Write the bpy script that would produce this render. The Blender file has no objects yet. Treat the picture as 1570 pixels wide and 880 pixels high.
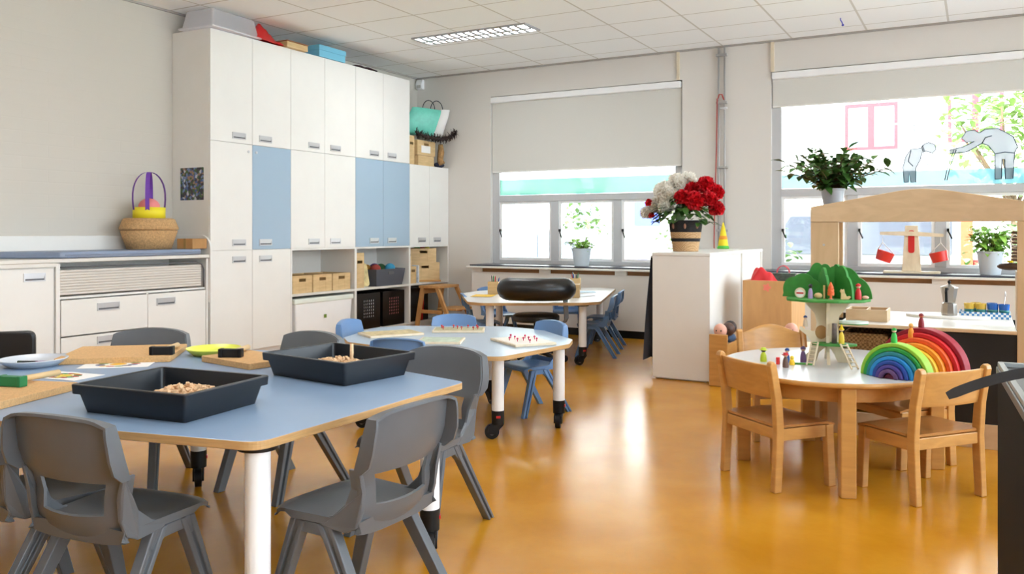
import bpy, bmesh, math, random
from mathutils import Vector, Matrix
random.seed(7)
S = bpy.context.scene
COL = S.collection
PI = math.pi
R = math.radians

# ------------------------------------------------------------------ materials
def lin(c):
    c = c / 255.0
    return c / 12.92 if c <= 0.04045 else ((c + 0.055) / 1.055) ** 2.4
def rgb(r, g, b): return (lin(r), lin(g), lin(b), 1.0)

def new_mat(name):
    m = bpy.data.materials.new(name); m.use_nodes = True
    nt = m.node_tree
    return m, nt, nt.nodes['Principled BSDF']

def mat(name, c, rough=0.5, metal=0.0, spec=0.5, noise=0.0, nscale=8.0, bump=0.0, bscale=200.0, coat=0.0, stretch=None, trans=0.0, sub=0.0):
    """principled material, optionally mottled by noise and with fine bump"""
    m, nt, b = new_mat(name)
    b.inputs['Base Color'].default_value = rgb(*c)
    b.inputs['Roughness'].default_value = rough
    b.inputs['Metallic'].default_value = metal
    b.inputs['Specular IOR Level'].default_value = spec
    b.inputs['Coat Weight'].default_value = coat
    if trans: b.inputs['Transmission Weight'].default_value = trans
    tc = nt.nodes.new('ShaderNodeTexCoord')
    src = tc.outputs['Object']
    if stretch:
        mp = nt.nodes.new('ShaderNodeMapping'); mp.inputs['Scale'].default_value = stretch
        nt.links.new(src, mp.inputs['Vector']); src = mp.outputs['Vector']
    if noise:
        n = nt.nodes.new('ShaderNodeTexNoise'); n.inputs['Scale'].default_value = nscale
        n.inputs['Detail'].default_value = 5.0; n.inputs['Roughness'].default_value = 0.6
        nt.links.new(src, n.inputs['Vector'])
        r = nt.nodes.new('ShaderNodeValToRGB')
        k0, k1 = 1 - noise, 1 + noise
        r.color_ramp.elements[0].position = 0.3; r.color_ramp.elements[1].position = 0.7
        r.color_ramp.elements[0].color = tuple(min(1, lin(x) * k0) for x in c) + (1,)
        r.color_ramp.elements[1].color = tuple(min(1, lin(x) * k1) for x in c) + (1,)
        nt.links.new(n.outputs['Fac'], r.inputs['Fac'])
        nt.links.new(r.outputs['Color'], b.inputs['Base Color'])
    if bump:
        n2 = nt.nodes.new('ShaderNodeTexNoise'); n2.inputs['Scale'].default_value = bscale
        n2.inputs['Detail'].default_value = 3.0
        nt.links.new(src, n2.inputs['Vector'])
        bp = nt.nodes.new('ShaderNodeBump'); bp.inputs['Strength'].default_value = bump
        bp.inputs['Distance'].default_value = 0.002
        nt.links.new(n2.outputs['Fac'], bp.inputs['Height'])
        nt.links.new(bp.outputs['Normal'], b.inputs['Normal'])
    return m

def wood(name, c, dark=0.78, rough=0.42, stretch=(2, 2, 26), spec=0.4, coat=0.0):
    m, nt, b = new_mat(name)
    tc = nt.nodes.new('ShaderNodeTexCoord')
    mp = nt.nodes.new('ShaderNodeMapping'); mp.inputs['Scale'].default_value = stretch
    nt.links.new(tc.outputs['Object'], mp.inputs['Vector'])
    n = nt.nodes.new('ShaderNodeTexNoise'); n.inputs['Scale'].default_value = 2.2
    n.inputs['Detail'].default_value = 6; n.inputs['Distortion'].default_value = 0.6
    nt.links.new(mp.outputs['Vector'], n.inputs['Vector'])
    r = nt.nodes.new('ShaderNodeValToRGB')
    r.color_ramp.elements[0].position = 0.32; r.color_ramp.elements[1].position = 0.68
    r.color_ramp.elements[0].color = (lin(c[0]) * dark, lin(c[1]) * dark * 0.97, lin(c[2]) * dark * 0.92, 1)
    r.color_ramp.elements[1].color = rgb(*c)
    nt.links.new(n.outputs['Fac'], r.inputs['Fac'])
    nt.links.new(r.outputs['Color'], b.inputs['Base Color'])
    b.inputs['Roughness'].default_value = rough
    b.inputs['Specular IOR Level'].default_value = spec
    b.inputs['Coat Weight'].default_value = coat
    return m

def weave(name, c1, c2, scale=90.0, rough=0.85):
    """basket weave: two crossed waves colour and bump the surface"""
    m, nt, b = new_mat(name)
    tc = nt.nodes.new('ShaderNodeTexCoord')
    ck = nt.nodes.new('ShaderNodeTexChecker'); ck.inputs['Scale'].default_value = scale
    ck.inputs['Color1'].default_value = rgb(*c1); ck.inputs['Color2'].default_value = rgb(*c2)
    nz = nt.nodes.new('ShaderNodeTexNoise'); nz.inputs['Scale'].default_value = 40
    mx = nt.nodes.new('ShaderNodeMix'); mx.data_type = 'VECTOR'; mx.inputs['Factor'].default_value = 0.012
    nt.links.new(tc.outputs['Object'], nz.inputs['Vector'])
    nt.links.new(tc.outputs['Object'], mx.inputs[4]); nt.links.new(nz.outputs['Color'], mx.inputs[5])
    nt.links.new(mx.outputs[1], ck.inputs['Vector'])
    nt.links.new(ck.outputs['Color'], b.inputs['Base Color'])
    bp = nt.nodes.new('ShaderNodeBump'); bp.inputs['Strength'].default_value = 0.5; bp.inputs['Distance'].default_value = 0.004
    nt.links.new(ck.outputs['Fac'], bp.inputs['Height']); nt.links.new(bp.outputs['Normal'], b.inputs['Normal'])
    b.inputs['Roughness'].default_value = rough
    return m

def glow(name, c, strength):
    m, nt, b = new_mat(name)
    b.inputs['Base Color'].default_value = rgb(*c)
    b.inputs['Emission Color'].default_value = rgb(*c)
    b.inputs['Emission Strength'].default_value = strength
    return m

def film(name, c, opacity, rough=0.6, fresnel=False):
    """thin clear or tinted sheet: transparent mixed with a diffuse/translucent or glossy part"""
    m = bpy.data.materials.new(name); m.use_nodes = True
    nt = m.node_tree; nt.nodes.clear()
    out = nt.nodes.new('ShaderNodeOutputMaterial'); mx = nt.nodes.new('ShaderNodeMixShader')
    tr = nt.nodes.new('ShaderNodeBsdfTransparent')
    if fresnel:
        g = nt.nodes.new('ShaderNodeBsdfGlossy'); g.inputs['Roughness'].default_value = rough
        fr = nt.nodes.new('ShaderNodeFresnel'); fr.inputs['IOR'].default_value = 1.45
        tr.inputs['Color'].default_value = rgb(*c)
        nt.links.new(fr.outputs['Fac'], mx.inputs['Fac']); nt.links.new(g.outputs['BSDF'], mx.inputs[2])
    else:
        d = nt.nodes.new('ShaderNodeBsdfDiffuse'); t2 = nt.nodes.new('ShaderNodeBsdfTranslucent')
        d.inputs['Color'].default_value = rgb(*c); t2.inputs['Color'].default_value = rgb(*c)
        m2 = nt.nodes.new('ShaderNodeMixShader'); m2.inputs['Fac'].default_value = 0.65
        nt.links.new(d.outputs['BSDF'], m2.inputs[1]); nt.links.new(t2.outputs['BSDF'], m2.inputs[2])
        mx.inputs['Fac'].default_value = opacity
        nt.links.new(m2.outputs['Shader'], mx.inputs[2])
    nt.links.new(tr.outputs['BSDF'], mx.inputs[1]); nt.links.new(mx.outputs['Shader'], out.inputs['Surface'])
    return m

# ------------------------------------------------------------------ mesh builder
class MB:
    def __init__(s): s.bm = bmesh.new()
    def _v(s, p, M): 
        p = Vector(p)
        return s.bm.verts.new(M @ p if M else p)
    def _f(s, vs, mi=0, sm=False):
        try: f = s.bm.faces.new(vs)
        except ValueError: return None
        f.material_index = mi; f.smooth = sm
        return f
    def box(s, x0, x1, y0, y1, z0, z1, M=None, mi=0):
        v = [s._v(p, M) for p in ((x0,y0,z0),(x1,y0,z0),(x1,y1,z0),(x0,y1,z0),(x0,y0,z1),(x1,y0,z1),(x1,y1,z1),(x0,y1,z1))]
        for q in ((0,3,2,1),(4,5,6,7),(0,1,5,4),(1,2,6,5),(2,3,7,6),(3,0,4,7)): s._f([v[i] for i in q], mi)
        return s
    def prism(s, poly, a, b, axis='z', M=None, mi=0, smi=None, sm=False):
        """polygon extruded from a to b along an axis; caps get mi, sides smi"""
        f = {'z': lambda p, t: (p[0], p[1], t), 'y': lambda p, t: (p[0], t, p[1]), 'x': lambda p, t: (t, p[0], p[1])}[axis]
        lo = [s._v(f(p, a), M) for p in poly]; hi = [s._v(f(p, b), M) for p in poly]
        n = len(poly); smi = mi if smi is None else smi
        s._f(lo[::-1], mi); s._f(hi, mi)
        for i in range(n): s._f([lo[i], lo[(i+1) % n], hi[(i+1) % n], hi[i]], smi, sm)
        return s
    def loft(s, rings, M=None, mi=0, cap=True, sm=True, closed=True):
        vs = [[s._v(p, M) for p in r] for r in rings]
        n = len(vs[0])
        for a, b in zip(vs, vs[1:]):
            for i in range(n if closed else n - 1):
                s._f([a[i], a[(i+1) % n], b[(i+1) % n], b[i]], mi, sm)
        if cap and closed: s._f(vs[0][::-1], mi); s._f(vs[-1], mi)
        return s
    def tube(s, pts, r, n=10, M=None, mi=0, cap=True, flat=None, side=None):
        """round tube along a path; flat=(w,t) makes a strap instead"""
        pts = [Vector(p) for p in pts]; rings = []
        t0 = (pts[1] - pts[0]).normalized()
        up = Vector((0, 0, 1)) if abs(t0.z) < 0.9 else Vector((1, 0, 0))
        nx = t0.cross(up).normalized() if side is None else Vector(side).normalized()
        for i, p in enumerate(pts):
            t = (pts[min(i+1, len(pts)-1)] - pts[max(i-1, 0)]).normalized()
            nx = (nx - t * nx.dot(t)).normalized(); ny = t.cross(nx)
            if flat:
                w, h = flat[0] / 2, flat[1] / 2
                rings.append([p + nx*a + ny*b for a, b in ((-w,-h),(w,-h),(w,h),(-w,h))])
            else:
                ri = r[i] if isinstance(r, (list, tuple)) else r
                rings.append([p + (nx*math.cos(2*PI*k/n) + ny*math.sin(2*PI*k/n)) * ri for k in range(n)])
        s.loft(rings, M, mi, cap, not flat)
        return s
    def lathe(s, prof, c=(0,0,0), n=24, M=None, mi=0, sx=1, sy=1):
        rings = [[(c[0] + sx*r*math.cos(2*PI*k/n), c[1] + sy*r*math.sin(2*PI*k/n), c[2] + z) for k in range(n)] for r, z in prof]
        s.loft(rings, M, mi, True, True)
        return s
    def cyl(s, p0, p1, r0, r1=None, n=16, M=None, mi=0):
        return s.tube([p0, p1], [r0, r0 if r1 is None else r1], n, M, mi)
    def ball(s, c, r, n=14, M=None, mi=0, sc=(1,1,1)):
        m = max(5, n // 2); prof = [(max(1e-4, math.sin(PI*i/m)), -math.cos(PI*i/m)) for i in range(m + 1)]
        rings = [[(c[0] + r*sc[0]*q*math.cos(2*PI*k/n), c[1] + r*sc[1]*q*math.sin(2*PI*k/n), c[2] + r*sc[2]*z) for k in range(n)] for q, z in prof]
        s.loft(rings, M, mi, True, True)
        return s
    def sheet(s, g, M=None, mi=0, skip=None, sm=True):
        vs = [[s._v(p, M) for p in r] for r in g]
        for i in range(len(g) - 1):
            for j in range(len(g[0]) - 1):
                if skip and skip(i, j): continue
                s._f([vs[i][j], vs[i][j+1], vs[i+1][j+1], vs[i+1][j]], mi, sm)
        return s
    def build(s, name, m, parent=None, loc=(0,0,0), rz=0, bevel=0, seg=2, solid=0, off=0, smooth=None, sub=0):
        bm = s.bm
        if not solid:
            bmesh.ops.recalc_face_normals(bm, faces=bm.faces)
        me = bpy.data.meshes.new(name); bm.to_mesh(me); bm.free()
        for x in (m if isinstance(m, (list, tuple)) else [m]): me.materials.append(x)
        if smooth:
            me.shade_smooth(); me.set_sharp_from_angle(angle=R(smooth))
        o = bpy.data.objects.new(name, me); COL.objects.link(o)
        if parent: o.parent = parent
        o.location = loc; o.rotation_euler = (0, 0, rz)
        if solid:
            md = o.modifiers.new('shell', 'SOLIDIFY'); md.thickness = solid; md.offset = off
        if sub:
            md = o.modifiers.new('smooth', 'SUBSURF'); md.levels = sub; md.render_levels = sub
        if bevel:
            md = o.modifiers.new('round', 'BEVEL'); md.width = bevel; md.segments = seg; md.limit_method = 'ANGLE'; md.angle_limit = R(35)
            md.harden_normals = False
        if solid:      # turn the shell into plain mesh and shade it by angle
            me2 = bpy.data.meshes.new_from_object(o.evaluated_get(bpy.context.evaluated_depsgraph_get()))
            o.modifiers.clear(); o.data = me2; bpy.data.meshes.remove(me); me2.name = name
            me2.shade_smooth(); me2.set_sharp_from_angle(angle=R(smooth or 38))
        return o

def tag(o, label=None, cat=None, group=None, kind=None):
    if label: o['label'] = label
    if cat: o['category'] = cat
    if group: o['group'] = group
    if kind: o['kind'] = kind
    return o
def thing(name, label, cat, loc=(0,0,0), rz=0, group=None):
    o = bpy.data.objects.new(name, None); COL.objects.link(o)
    o.empty_display_size = 0.1
    o.location = loc; o.rotation_euler = (0, 0, rz)
    return tag(o, label, cat, group)
def struct(mb, name, m, parent=None, label=None, **k):
    o = mb.build(name, m, parent, **k)
    if parent is None: o['kind'] = 'structure'
    if label: o['label'] = label
    return o
def copy_tree(o, parent=None):
    c = o.copy(); COL.objects.link(c)
    if parent: c.parent = parent
    for ch in list(o.children): copy_tree(ch, c)
    return c
def place(proto, first, loc, rz, label, group=None):
    """the first time the prototype itself, then copies of it and its parts"""
    o = proto if first else copy_tree(proto)
    o.location = loc; o.rotation_euler = (0, 0, rz); o['label'] = label
    if group: o['group'] = group
    return o
def rpoly(vs, r, seg=5):
    """polygon with rounded corners (r a number or one per corner)"""
    out = []; n = len(vs)
    for i in range(n):
        p, a, b = Vector(vs[i]), Vector(vs[i-1]), Vector(vs[(i+1) % n])
        rr = r[i] if isinstance(r, (list, tuple)) else r
        da, db = (a - p), (b - p); la, lb = da.length, db.length
        da /= la; db /= lb
        ang = da.angle(db)
        t = min(rr / math.tan(ang / 2), la * 0.48, lb * 0.48)
        p0, p1 = p + da * t, p + db * t
        for k in range(seg + 1):
            u = k / seg
            q = p0 * (1-u)**2 + p * 2*u*(1-u) + p1 * u*u
            out.append((q.x, q.y))
    return out
def rrect(x0, x1, y0, y1, r, seg=4): return rpoly([(x0,y0),(x1,y0),(x1,y1),(x0,y1)], r, seg)
def face_rot(dx, dy): return math.atan2(-dx, dy)       # rotation that turns local +Y towards (dx, dy)
def T(x, y, z, rz=0, rx=0, ry=0):
    return Matrix.Translation((x, y, z)) @ Matrix.Rotation(rz, 4, 'Z') @ Matrix.Rotation(ry, 4, 'Y') @ Matrix.Rotation(rx, 4, 'X')
def arc(cx, cy, r, a0, a1, n): return [(cx + r*math.cos(R(a0 + (a1-a0)*i/n)), cy + r*math.sin(R(a0 + (a1-a0)*i/n))) for i in range(n + 1)]

# palette ------------------------------------------------------------
M = {}
M['white'] = mat('white_laminate', (232, 229, 223), 0.38, noise=0.02, nscale=3)
M['white_edge'] = mat('white_edging', (222, 218, 210), 0.4)
M['blue_door'] = mat('grey_blue_laminate', (158, 180, 199), 0.4)
M['steel'] = mat('brushed_steel', (208, 208, 210), 0.3, metal=0.45)
M['recess'] = mat('dark_recess', (92, 92, 96), 0.5)
M['white_metal'] = mat('white_powder_coat', (246, 246, 246), 0.35, noise=0.015, nscale=5)
M['black'] = mat('black_plastic', (16, 16, 18), 0.5, spec=0.35)
M['black_soft'] = mat('black_leatherette', (24, 22, 22), 0.33, bump=0.15, bscale=300)
M['grey_chair'] = mat('grey_polypropylene', (98, 101, 105), 0.34, bump=0.12, bscale=500, noise=0.04, nscale=9)
M['blue_chair'] = mat('blue_polypropylene', (104, 140, 186), 0.36, bump=0.1, bscale=500, noise=0.03, nscale=9)
M['table_blue'] = mat('grey_blue_tabletop', (138, 163, 192), 0.3, noise=0.03, nscale=4, spec=0.45)
M['table_pale'] = mat('pale_blue_tabletop', (172, 190, 208), 0.28, noise=0.02, nscale=4)
M['table_white'] = mat('white_tabletop', (232, 232, 230), 0.28)
M['table_grey'] = mat('pale_grey_tabletop', (206, 209, 211), 0.22, noise=0.02, nscale=4)
M['ply_edge'] = wood('plywood_edge', (205, 165, 112), 0.75, 0.5, (3, 3, 60))
M['beech'] = wood('varnished_beech', (208, 154, 86), 0.84, 0.34, (2, 2, 14), coat=0.15)
M['beech_h'] = wood('varnished_beech_across', (208, 154, 86), 0.84, 0.34, (4, 14, 14), coat=0.15)
M['birch'] = wood('birch_plywood', (220, 190, 152), 0.86, 0.42, (3, 8, 8))
M['birch_v'] = wood('birch_plywood_upright', (216, 184, 144), 0.86, 0.42, (7, 7, 1.6))
M['pine'] = wood('pine_box', (220, 188, 138), 0.82, 0.5, (4, 3, 20))
M['maple'] = wood('pale_toy_wood', (232, 216, 188), 0.88, 0.5, (8, 8, 3))
M['cork'] = mat('cork_board', (208, 165, 112), 0.8, noise=0.16, nscale=130, bump=0.3, bscale=160)
M['tray'] = mat('dark_navy_plastic', (20, 25, 32), 0.36, noise=0.05, nscale=6)
M['chip'] = mat('wood_shavings', (226, 190, 150), 0.8, noise=0.25, nscale=40)
M['red'] = mat('red_paint', (205, 36, 34), 0.45)
M['paper'] = mat('white_paper', (238, 236, 232), 0.7)
M['card_box'] = mat('brown_cardboard', (178, 134, 84), 0.8, noise=0.06, nscale=20)
M['grey_metal'] = mat('grey_metal', (150, 150, 154), 0.35, metal=0.6)
M['aluminium_frame'] = mat('grey_window_frame', (196, 197, 199), 0.4)
M['leaf'] = mat('green_leaf', (66, 104, 44), 0.42, noise=0.35, nscale=25)
M['leaf_dark'] = mat('dark_green_leaf', (48, 70, 34), 0.4, noise=0.4, nscale=25)
M['leaf_light'] = mat('fresh_green_leaf', (150, 196, 84), 0.5, noise=0.2, nscale=30)
M['stem'] = mat('brown_stem', (92, 72, 46), 0.7)
M['pot_grey'] = mat('grey_glazed_pot', (172, 176, 186), 0.35)
M['pot_white'] = mat('pale_blue_pot', (205, 214, 220), 0.4)
SKY, SUN, EXPO = 4.6, 7.5, 1.24
# ------------------------------------------------------------------ the room
XL, XR, YB, YF, H = -6.64, 2.70, 9.40, -1.60, 3.27
WT = 0.30
def wall_mat(name, c, brick=True):
    m, nt, b = new_mat(name)
    tc = nt.nodes.new('ShaderNodeTexCoord')
    n = nt.nodes.new('ShaderNodeTexNoise'); n.inputs['Scale'].default_value = 1.3; n.inputs['Detail'].default_value = 4
    nt.links.new(tc.outputs['Object'], n.inputs['Vector'])
    r = nt.nodes.new('ShaderNodeValToRGB')
    r.color_ramp.elements[0].color = tuple(lin(x) * 0.97 for x in c) + (1,); r.color_ramp.elements[1].color = rgb(*c)
    nt.links.new(n.outputs['Fac'], r.inputs['Fac']); nt.links.new(r.outputs['Color'], b.inputs['Base Color'])
    b.inputs['Roughness'].default_value = 0.62
    if brick:   # painted masonry: shallow joints
        mp = nt.nodes.new('ShaderNodeMapping'); mp.inputs['Rotation'].default_value = (0, R(90), R(90))
        sx = nt.nodes.new('ShaderNodeSeparateXYZ'); cb = nt.nodes.new('ShaderNodeCombineXYZ')
        nt.links.new(tc.outputs['Object'], sx.inputs[0])
        ad = nt.nodes.new('ShaderNodeMath'); ad.operation = 'ADD'
        nt.links.new(sx.outputs[0], ad.inputs[0]); nt.links.new(sx.outputs[1], ad.inputs[1])
        nt.links.new(ad.outputs[0], cb.inputs[0]); nt.links.new(sx.outputs[2], cb.inputs[1])
        bk = nt.nodes.new('ShaderNodeTexBrick'); bk.inputs['Scale'].default_value = 1.0
        bk.inputs['Brick Width'].default_value = 0.44; bk.inputs['Row Height'].default_value = 0.10
        bk.inputs['Mortar Size'].default_value = 0.006; bk.inputs['Mortar Smooth'].default_value = 0.6
        nt.links.new(cb.outputs[0], bk.inputs['Vector'])
        bp = nt.nodes.new('ShaderNodeBump'); bp.inputs['Strength'].default_value = 0.18; bp.inputs['Distance'].default_value = 0.003; bp.invert = True
        nt.links.new(bk.outputs['Fac'], bp.inputs['Height']); nt.links.new(bp.outputs['Normal'], b.inputs['Normal'])
    return m
M['wall'] = wall_mat('painted_masonry', (205, 199, 188))
M['wall_plain'] = wall_mat('painted_plaster', (224, 219, 212), False)

# floor: orange marbled linoleum
def floor_mat():
    m, nt, b = new_mat('orange_linoleum')
    tc = nt.nodes.new('ShaderNodeTexCoord')
    n = nt.nodes.new('ShaderNodeTexNoise'); n.inputs['Scale'].default_value = 2.2; n.inputs['Detail'].default_value = 8; n.inputs['Roughness'].default_value = 0.62; n.inputs['Distortion'].default_value = 0.3
    nt.links.new(tc.outputs['Object'], n.inputs['Vector'])
    r = nt.nodes.new('ShaderNodeValToRGB'); e = r.color_ramp.elements
    e[0].position = 0.30; e[0].color = rgb(188, 124, 20)
    e[1].position = 0.72; e[1].color = rgb(208, 148, 42)
    k = e.new(0.5); k.color = rgb(199, 136, 30)
    nt.links.new(n.outputs['Fac'], r.inputs['Fac']); nt.links.new(r.outputs['Color'], b.inputs['Base Color'])
    n2 = nt.nodes.new('ShaderNodeTexNoise'); n2.inputs['Scale'].default_value = 5; n2.inputs['Detail'].default_value = 5
    nt.links.new(tc.outputs['Object'], n2.inputs['Vector'])
    mr = nt.nodes.new('ShaderNodeMapRange'); mr.inputs['To Min'].default_value = 0.17; mr.inputs['To Max'].default_value = 0.28
    nt.links.new(n2.outputs['Fac'], mr.inputs['Value']); nt.links.new(mr.outputs['Result'], b.inputs['Roughness'])
    b.inputs['Specular IOR Level'].default_value = 0.5
    bp = nt.nodes.new('ShaderNodeBump'); bp.inputs['Strength'].default_value = 0.05; bp.inputs['Distance'].default_value = 0.01
    nt.links.new(n2.outputs['Fac'], bp.inputs['Height']); nt.links.new(bp.outputs['Normal'], b.inputs['Normal'])
    return m
struct(MB().box(XL - WT, XR + WT, YF - WT, YB + WT, -0.2, 0.0), 'floor', floor_mat())

# ceiling: mineral tiles in a grid, joints as real grooves in the material
def ceil_mat():
    m, nt, b = new_mat('ceiling_tiles')
    tc = nt.nodes.new('ShaderNodeTexCoord'); sx = nt.nodes.new('ShaderNodeSeparateXYZ')
    nt.links.new(tc.outputs['Object'], sx.inputs[0])
    def line(out, off, step):
        a = nt.nodes.new('ShaderNodeMath'); a.operation = 'ADD'; a.inputs[1].default_value = off
        d = nt.nodes.new('ShaderNodeMath'); d.operation = 'DIVIDE'; d.inputs[1].default_value = step
        f = nt.nodes.new('ShaderNodeMath'); f.operation = 'FRACT'
        s_ = nt.nodes.new('ShaderNodeMath'); s_.operation = 'SUBTRACT'; s_.inputs[1].default_value = 0.5
        ab = nt.nodes.new('ShaderNodeMath'); ab.operation = 'ABSOLUTE'
        g = nt.nodes.new('ShaderNodeMath'); g.operation = 'GREATER_THAN'; g.inputs[1].default_value = 0.5 - 0.010 / step
        nt.links.new(out, a.inputs[0])
        for p, q in ((a, d), (d, f), (f, s_), (s_, ab), (ab, g)): nt.links.new(p.outputs[0], q.inputs[0])
        return g
    g1 = line(sx.outputs[0], 0.259 + 0.746 * 20, 0.746); g2 = line(sx.outputs[1], -9.12 + 0.62 * 40, 0.62)
    mx = nt.nodes.new('ShaderNodeMath'); mx.operation = 'MAXIMUM'
    nt.links.new(g1.outputs[0], mx.inputs[0]); nt.links.new(g2.outputs[0], mx.inputs[1])
    mix = nt.nodes.new('ShaderNodeMix'); mix.data_type = 'RGBA'
    mix.inputs[6].default_value = rgb(250, 250, 250); mix.inputs[7].default_value = rgb(216, 212, 206)
    nt.links.new(mx.outputs[0], mix.inputs[0]); nt.links.new(mix.outputs[2], b.inputs['Base Color'])
    n = nt.nodes.new('ShaderNodeTexNoise'); n.inputs['Scale'].default_value = 160; nt.links.new(tc.outputs['Object'], n.inputs['Vector'])
    bp = nt.nodes.new('ShaderNodeBump'); bp.inputs['Strength'].default_value = 0.06; bp.inputs['Distance'].default_value = 0.002
    nt.links.new(n.outputs['Fac'], bp.inputs['Height']); nt.links.new(bp.outputs['Normal'], b.inputs['Normal'])
    b.inputs['Roughness'].default_value = 0.9
    return m
struct(MB().box(XL - WT, XR + WT, YF - WT, YB + WT, H, H + 0.25), 'ceiling', ceil_mat())

# walls with openings
W1 = (-5.49, -2.96, 0.79, 2.93); W2 = (-1.97, 0.56, 0.79, 2.93)
w = MB()
xs = [XL - WT, W1[0], W1[1], W2[0], W2[1], XR + WT]
for i in (0, 2, 4): w.box(xs[i], xs[i+1], YB, YB + WT, 0, H)
for a in (W1, W2):
    w.box(a[0], a[1], YB, YB + WT, 0, a[2]); w.box(a[0], a[1], YB, YB + WT, a[3], H)
struct(w, 'wall_back', M['wall_plain'])
struct(MB().box(XL - WT, XL, YF - WT, YB + WT, 0, H), 'wall_left', M['wall'])
# right wall gets two unseen windows, added wide for more daylight; front wall has none
R1 = [(-1.1, 3.4, 0.55, 3.05), (4.2, 9.0, 0.55, 3.05)]
w = MB(); ys = [YF - WT, -1.1, 3.4, 4.2, 9.0, YB + WT]
for i in (0, 2, 4): w.box(XR, XR + WT, ys[i], ys[i+1], 0, H)
for a in R1: w.box(XR, XR + WT, a[0], a[1], 0, a[2]); w.box(XR, XR + WT, a[0], a[1], a[3], H)
struct(w, 'wall_right', M['wall_plain'])
struct(MB().box(XL - WT, XR + WT, YF - WT, YF, 0, H), 'wall_front', M['wall_plain'])
M['glass'] = film('clear_glass', (250, 252, 252), 0, 0.0, True)

def window_back(n, x0, x1, z0, z1, mull, label):
    yf0, yf1 = YB + 0.05, YB + 0.11
    fr = MB(); zt = 1.66; zb = 1.58
    fr.box(x0, x0 + 0.10, yf0, yf1, z0, z1).box(x1 - 0.10, x1, yf0, yf1, z0, z1)
    fr.box(x0 + 0.10, x1 - 0.10, yf0, yf1, z0, z0 + 0.05).box(x0 + 0.10, x1 - 0.10, yf0, yf1, z1 - 0.08, z1)
    fr.box(x0 + 0.10, x1 - 0.10, yf0 - 0.01, yf1, zb, zt)
    for a in mull: fr.box(a - 0.052, a + 0.052, yf0, yf1, z0 + 0.05, zb)
    root = fr.build('window_%d' % n, M['aluminium_frame'], bevel=0.004); root['kind'] = 'structure'; root['label'] = label
    edges = [x0 + 0.10] + [v for a in mull for v in (a - 0.052, a + 0.052)] + [x1 - 0.10]
    for i in range(0, len(edges), 2):      # opening sashes with their panes
        a, b = edges[i], edges[i+1]
        sa = MB(); t = 0.03
        sa.box(a, a + t, yf0 + 0.01, yf1 - 0.01, z0 + 0.05, zb).box(b - t, b, yf0 + 0.01, yf1 - 0.01, z0 + 0.05, zb)
        sa.box(a + t, b - t, yf0 + 0.01, yf1 - 0.01, z0 + 0.05, z0 + 0.05 + t).box(a + t, b - t, yf0 + 0.01, yf1 - 0.01, zb - t, zb)
        so = sa.build('sash', M['white_metal'], root)
        MB().box(a + t, b - t, yf0 + 0.028, yf0 + 0.032, z0 + 0.05 + t, zb - t).build('pane', M['glass'], so)
        MB().box(a + 0.005, a + 0.025, yf0 - 0.015, yf0 + 0.01, 1.20, 1.23).cyl((a + 0.015, yf0 - 0.012, 1.21), (a + 0.05, yf0 - 0.03, 1.13), 0.007).build('handle', M['black'], so)
    MB().box(x0 + 0.10, x1 - 0.10, yf0 + 0.028, yf0 + 0.032, zt, z1 - 0.08).build('upper_pane', M['glass'], root)
    return root
window_back(1, W1[0], W1[1], W1[2], W1[3], (-4.60, -3.77), 'grey window left of the flowers, half covered by a pale blind')
window_back(2, W2[0], W2[1], W2[2], W2[3], (-1.15, -0.33), 'grey window behind the wooden play shop')
def side_window(n, along, lo, hi, z0, z1, at):
    f = MB(); g = MB(); k = 3
    for i in range(k + 1):
        a = lo + (hi - lo - 0.06) * i / k
        f.box(*((at, at + 0.06, a, a + 0.06) if along == 'y' else (a, a + 0.06, at, at + 0.06)), z0, z1)
    f.box(*((at + .001, at + 0.059, lo, hi) if along == 'y' else (lo, hi, at + .001, at + 0.059)), z0, z0 + 0.06)
    f.box(*((at + .001, at + 0.059, lo, hi) if along == 'y' else (lo, hi, at + .001, at + 0.059)), z1 - 0.06, z1)
    root = f.build('window_%d' % n, M['aluminium_frame']); root['kind'] = 'structure'
    g.box(*((at + 0.028, at + 0.032, lo, hi) if along == 'y' else (lo, hi, at + 0.028, at + 0.032)), z0, z1)
    g.build('pane', M['glass'], root)
side_window(3, 'y', *R1[0], XR + 0.1); side_window(4, 'y', *R1[1], XR + 0.1)  # unseen right-wall windows, added to brighten the interior

# window sills (dark stone strip over the radiator cover), conduit trims, skirting
M['sill'] = mat('dark_stone_sill', (66, 66, 76), 0.35)
struct(MB().box(W1[0] - 0.06, W1[1] + 0.06, 8.98, YB + 0.05, 0.775, 0.792), 'trim_1', M['sill'], label='dark window sill strip under left window', bevel=0.003)
struct(MB().box(W2[0] - 0.06, W2[1] + 0.06, 8.98, YB + 0.05, 0.775, 0.792), 'trim_2', M['sill'], label='dark window sill strip under right window', bevel=0.003)
M['cream'] = mat('cream_trunking', (226, 212, 186), 0.5)
struct(MB().box(-3.02, -2.99, YB - 0.018, YB, 2.93, H), 'trim_3', M['cream'], label='cream cable trunking above the left blind')
struct(MB().box(-1.97, -1.935, YB - 0.018, YB, 2.93, H), 'trim_4', M['cream'], label='cream cable trunking above the right blind')
struct(MB().box(XL, XL + 0.015, YF, 2.8, 0, 0.08), 'baseboard_left', M['black'])
struct(MB().box(XR - 0.015, XR, YF, YB, 0, 0.08), 'baseboard_right', M['black'])
struct(MB().box(XL, XR, YF, YF + 0.015, 0, 0.08), 'baseboard_front', M['black'])
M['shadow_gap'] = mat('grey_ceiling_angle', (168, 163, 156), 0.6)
struct(MB().box(XL, XR, YB - 0.02, YB, H - 0.02, H), 'trim_5', M['shadow_gap'], label='grey edge angle where ceiling meets back wall')
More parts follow.
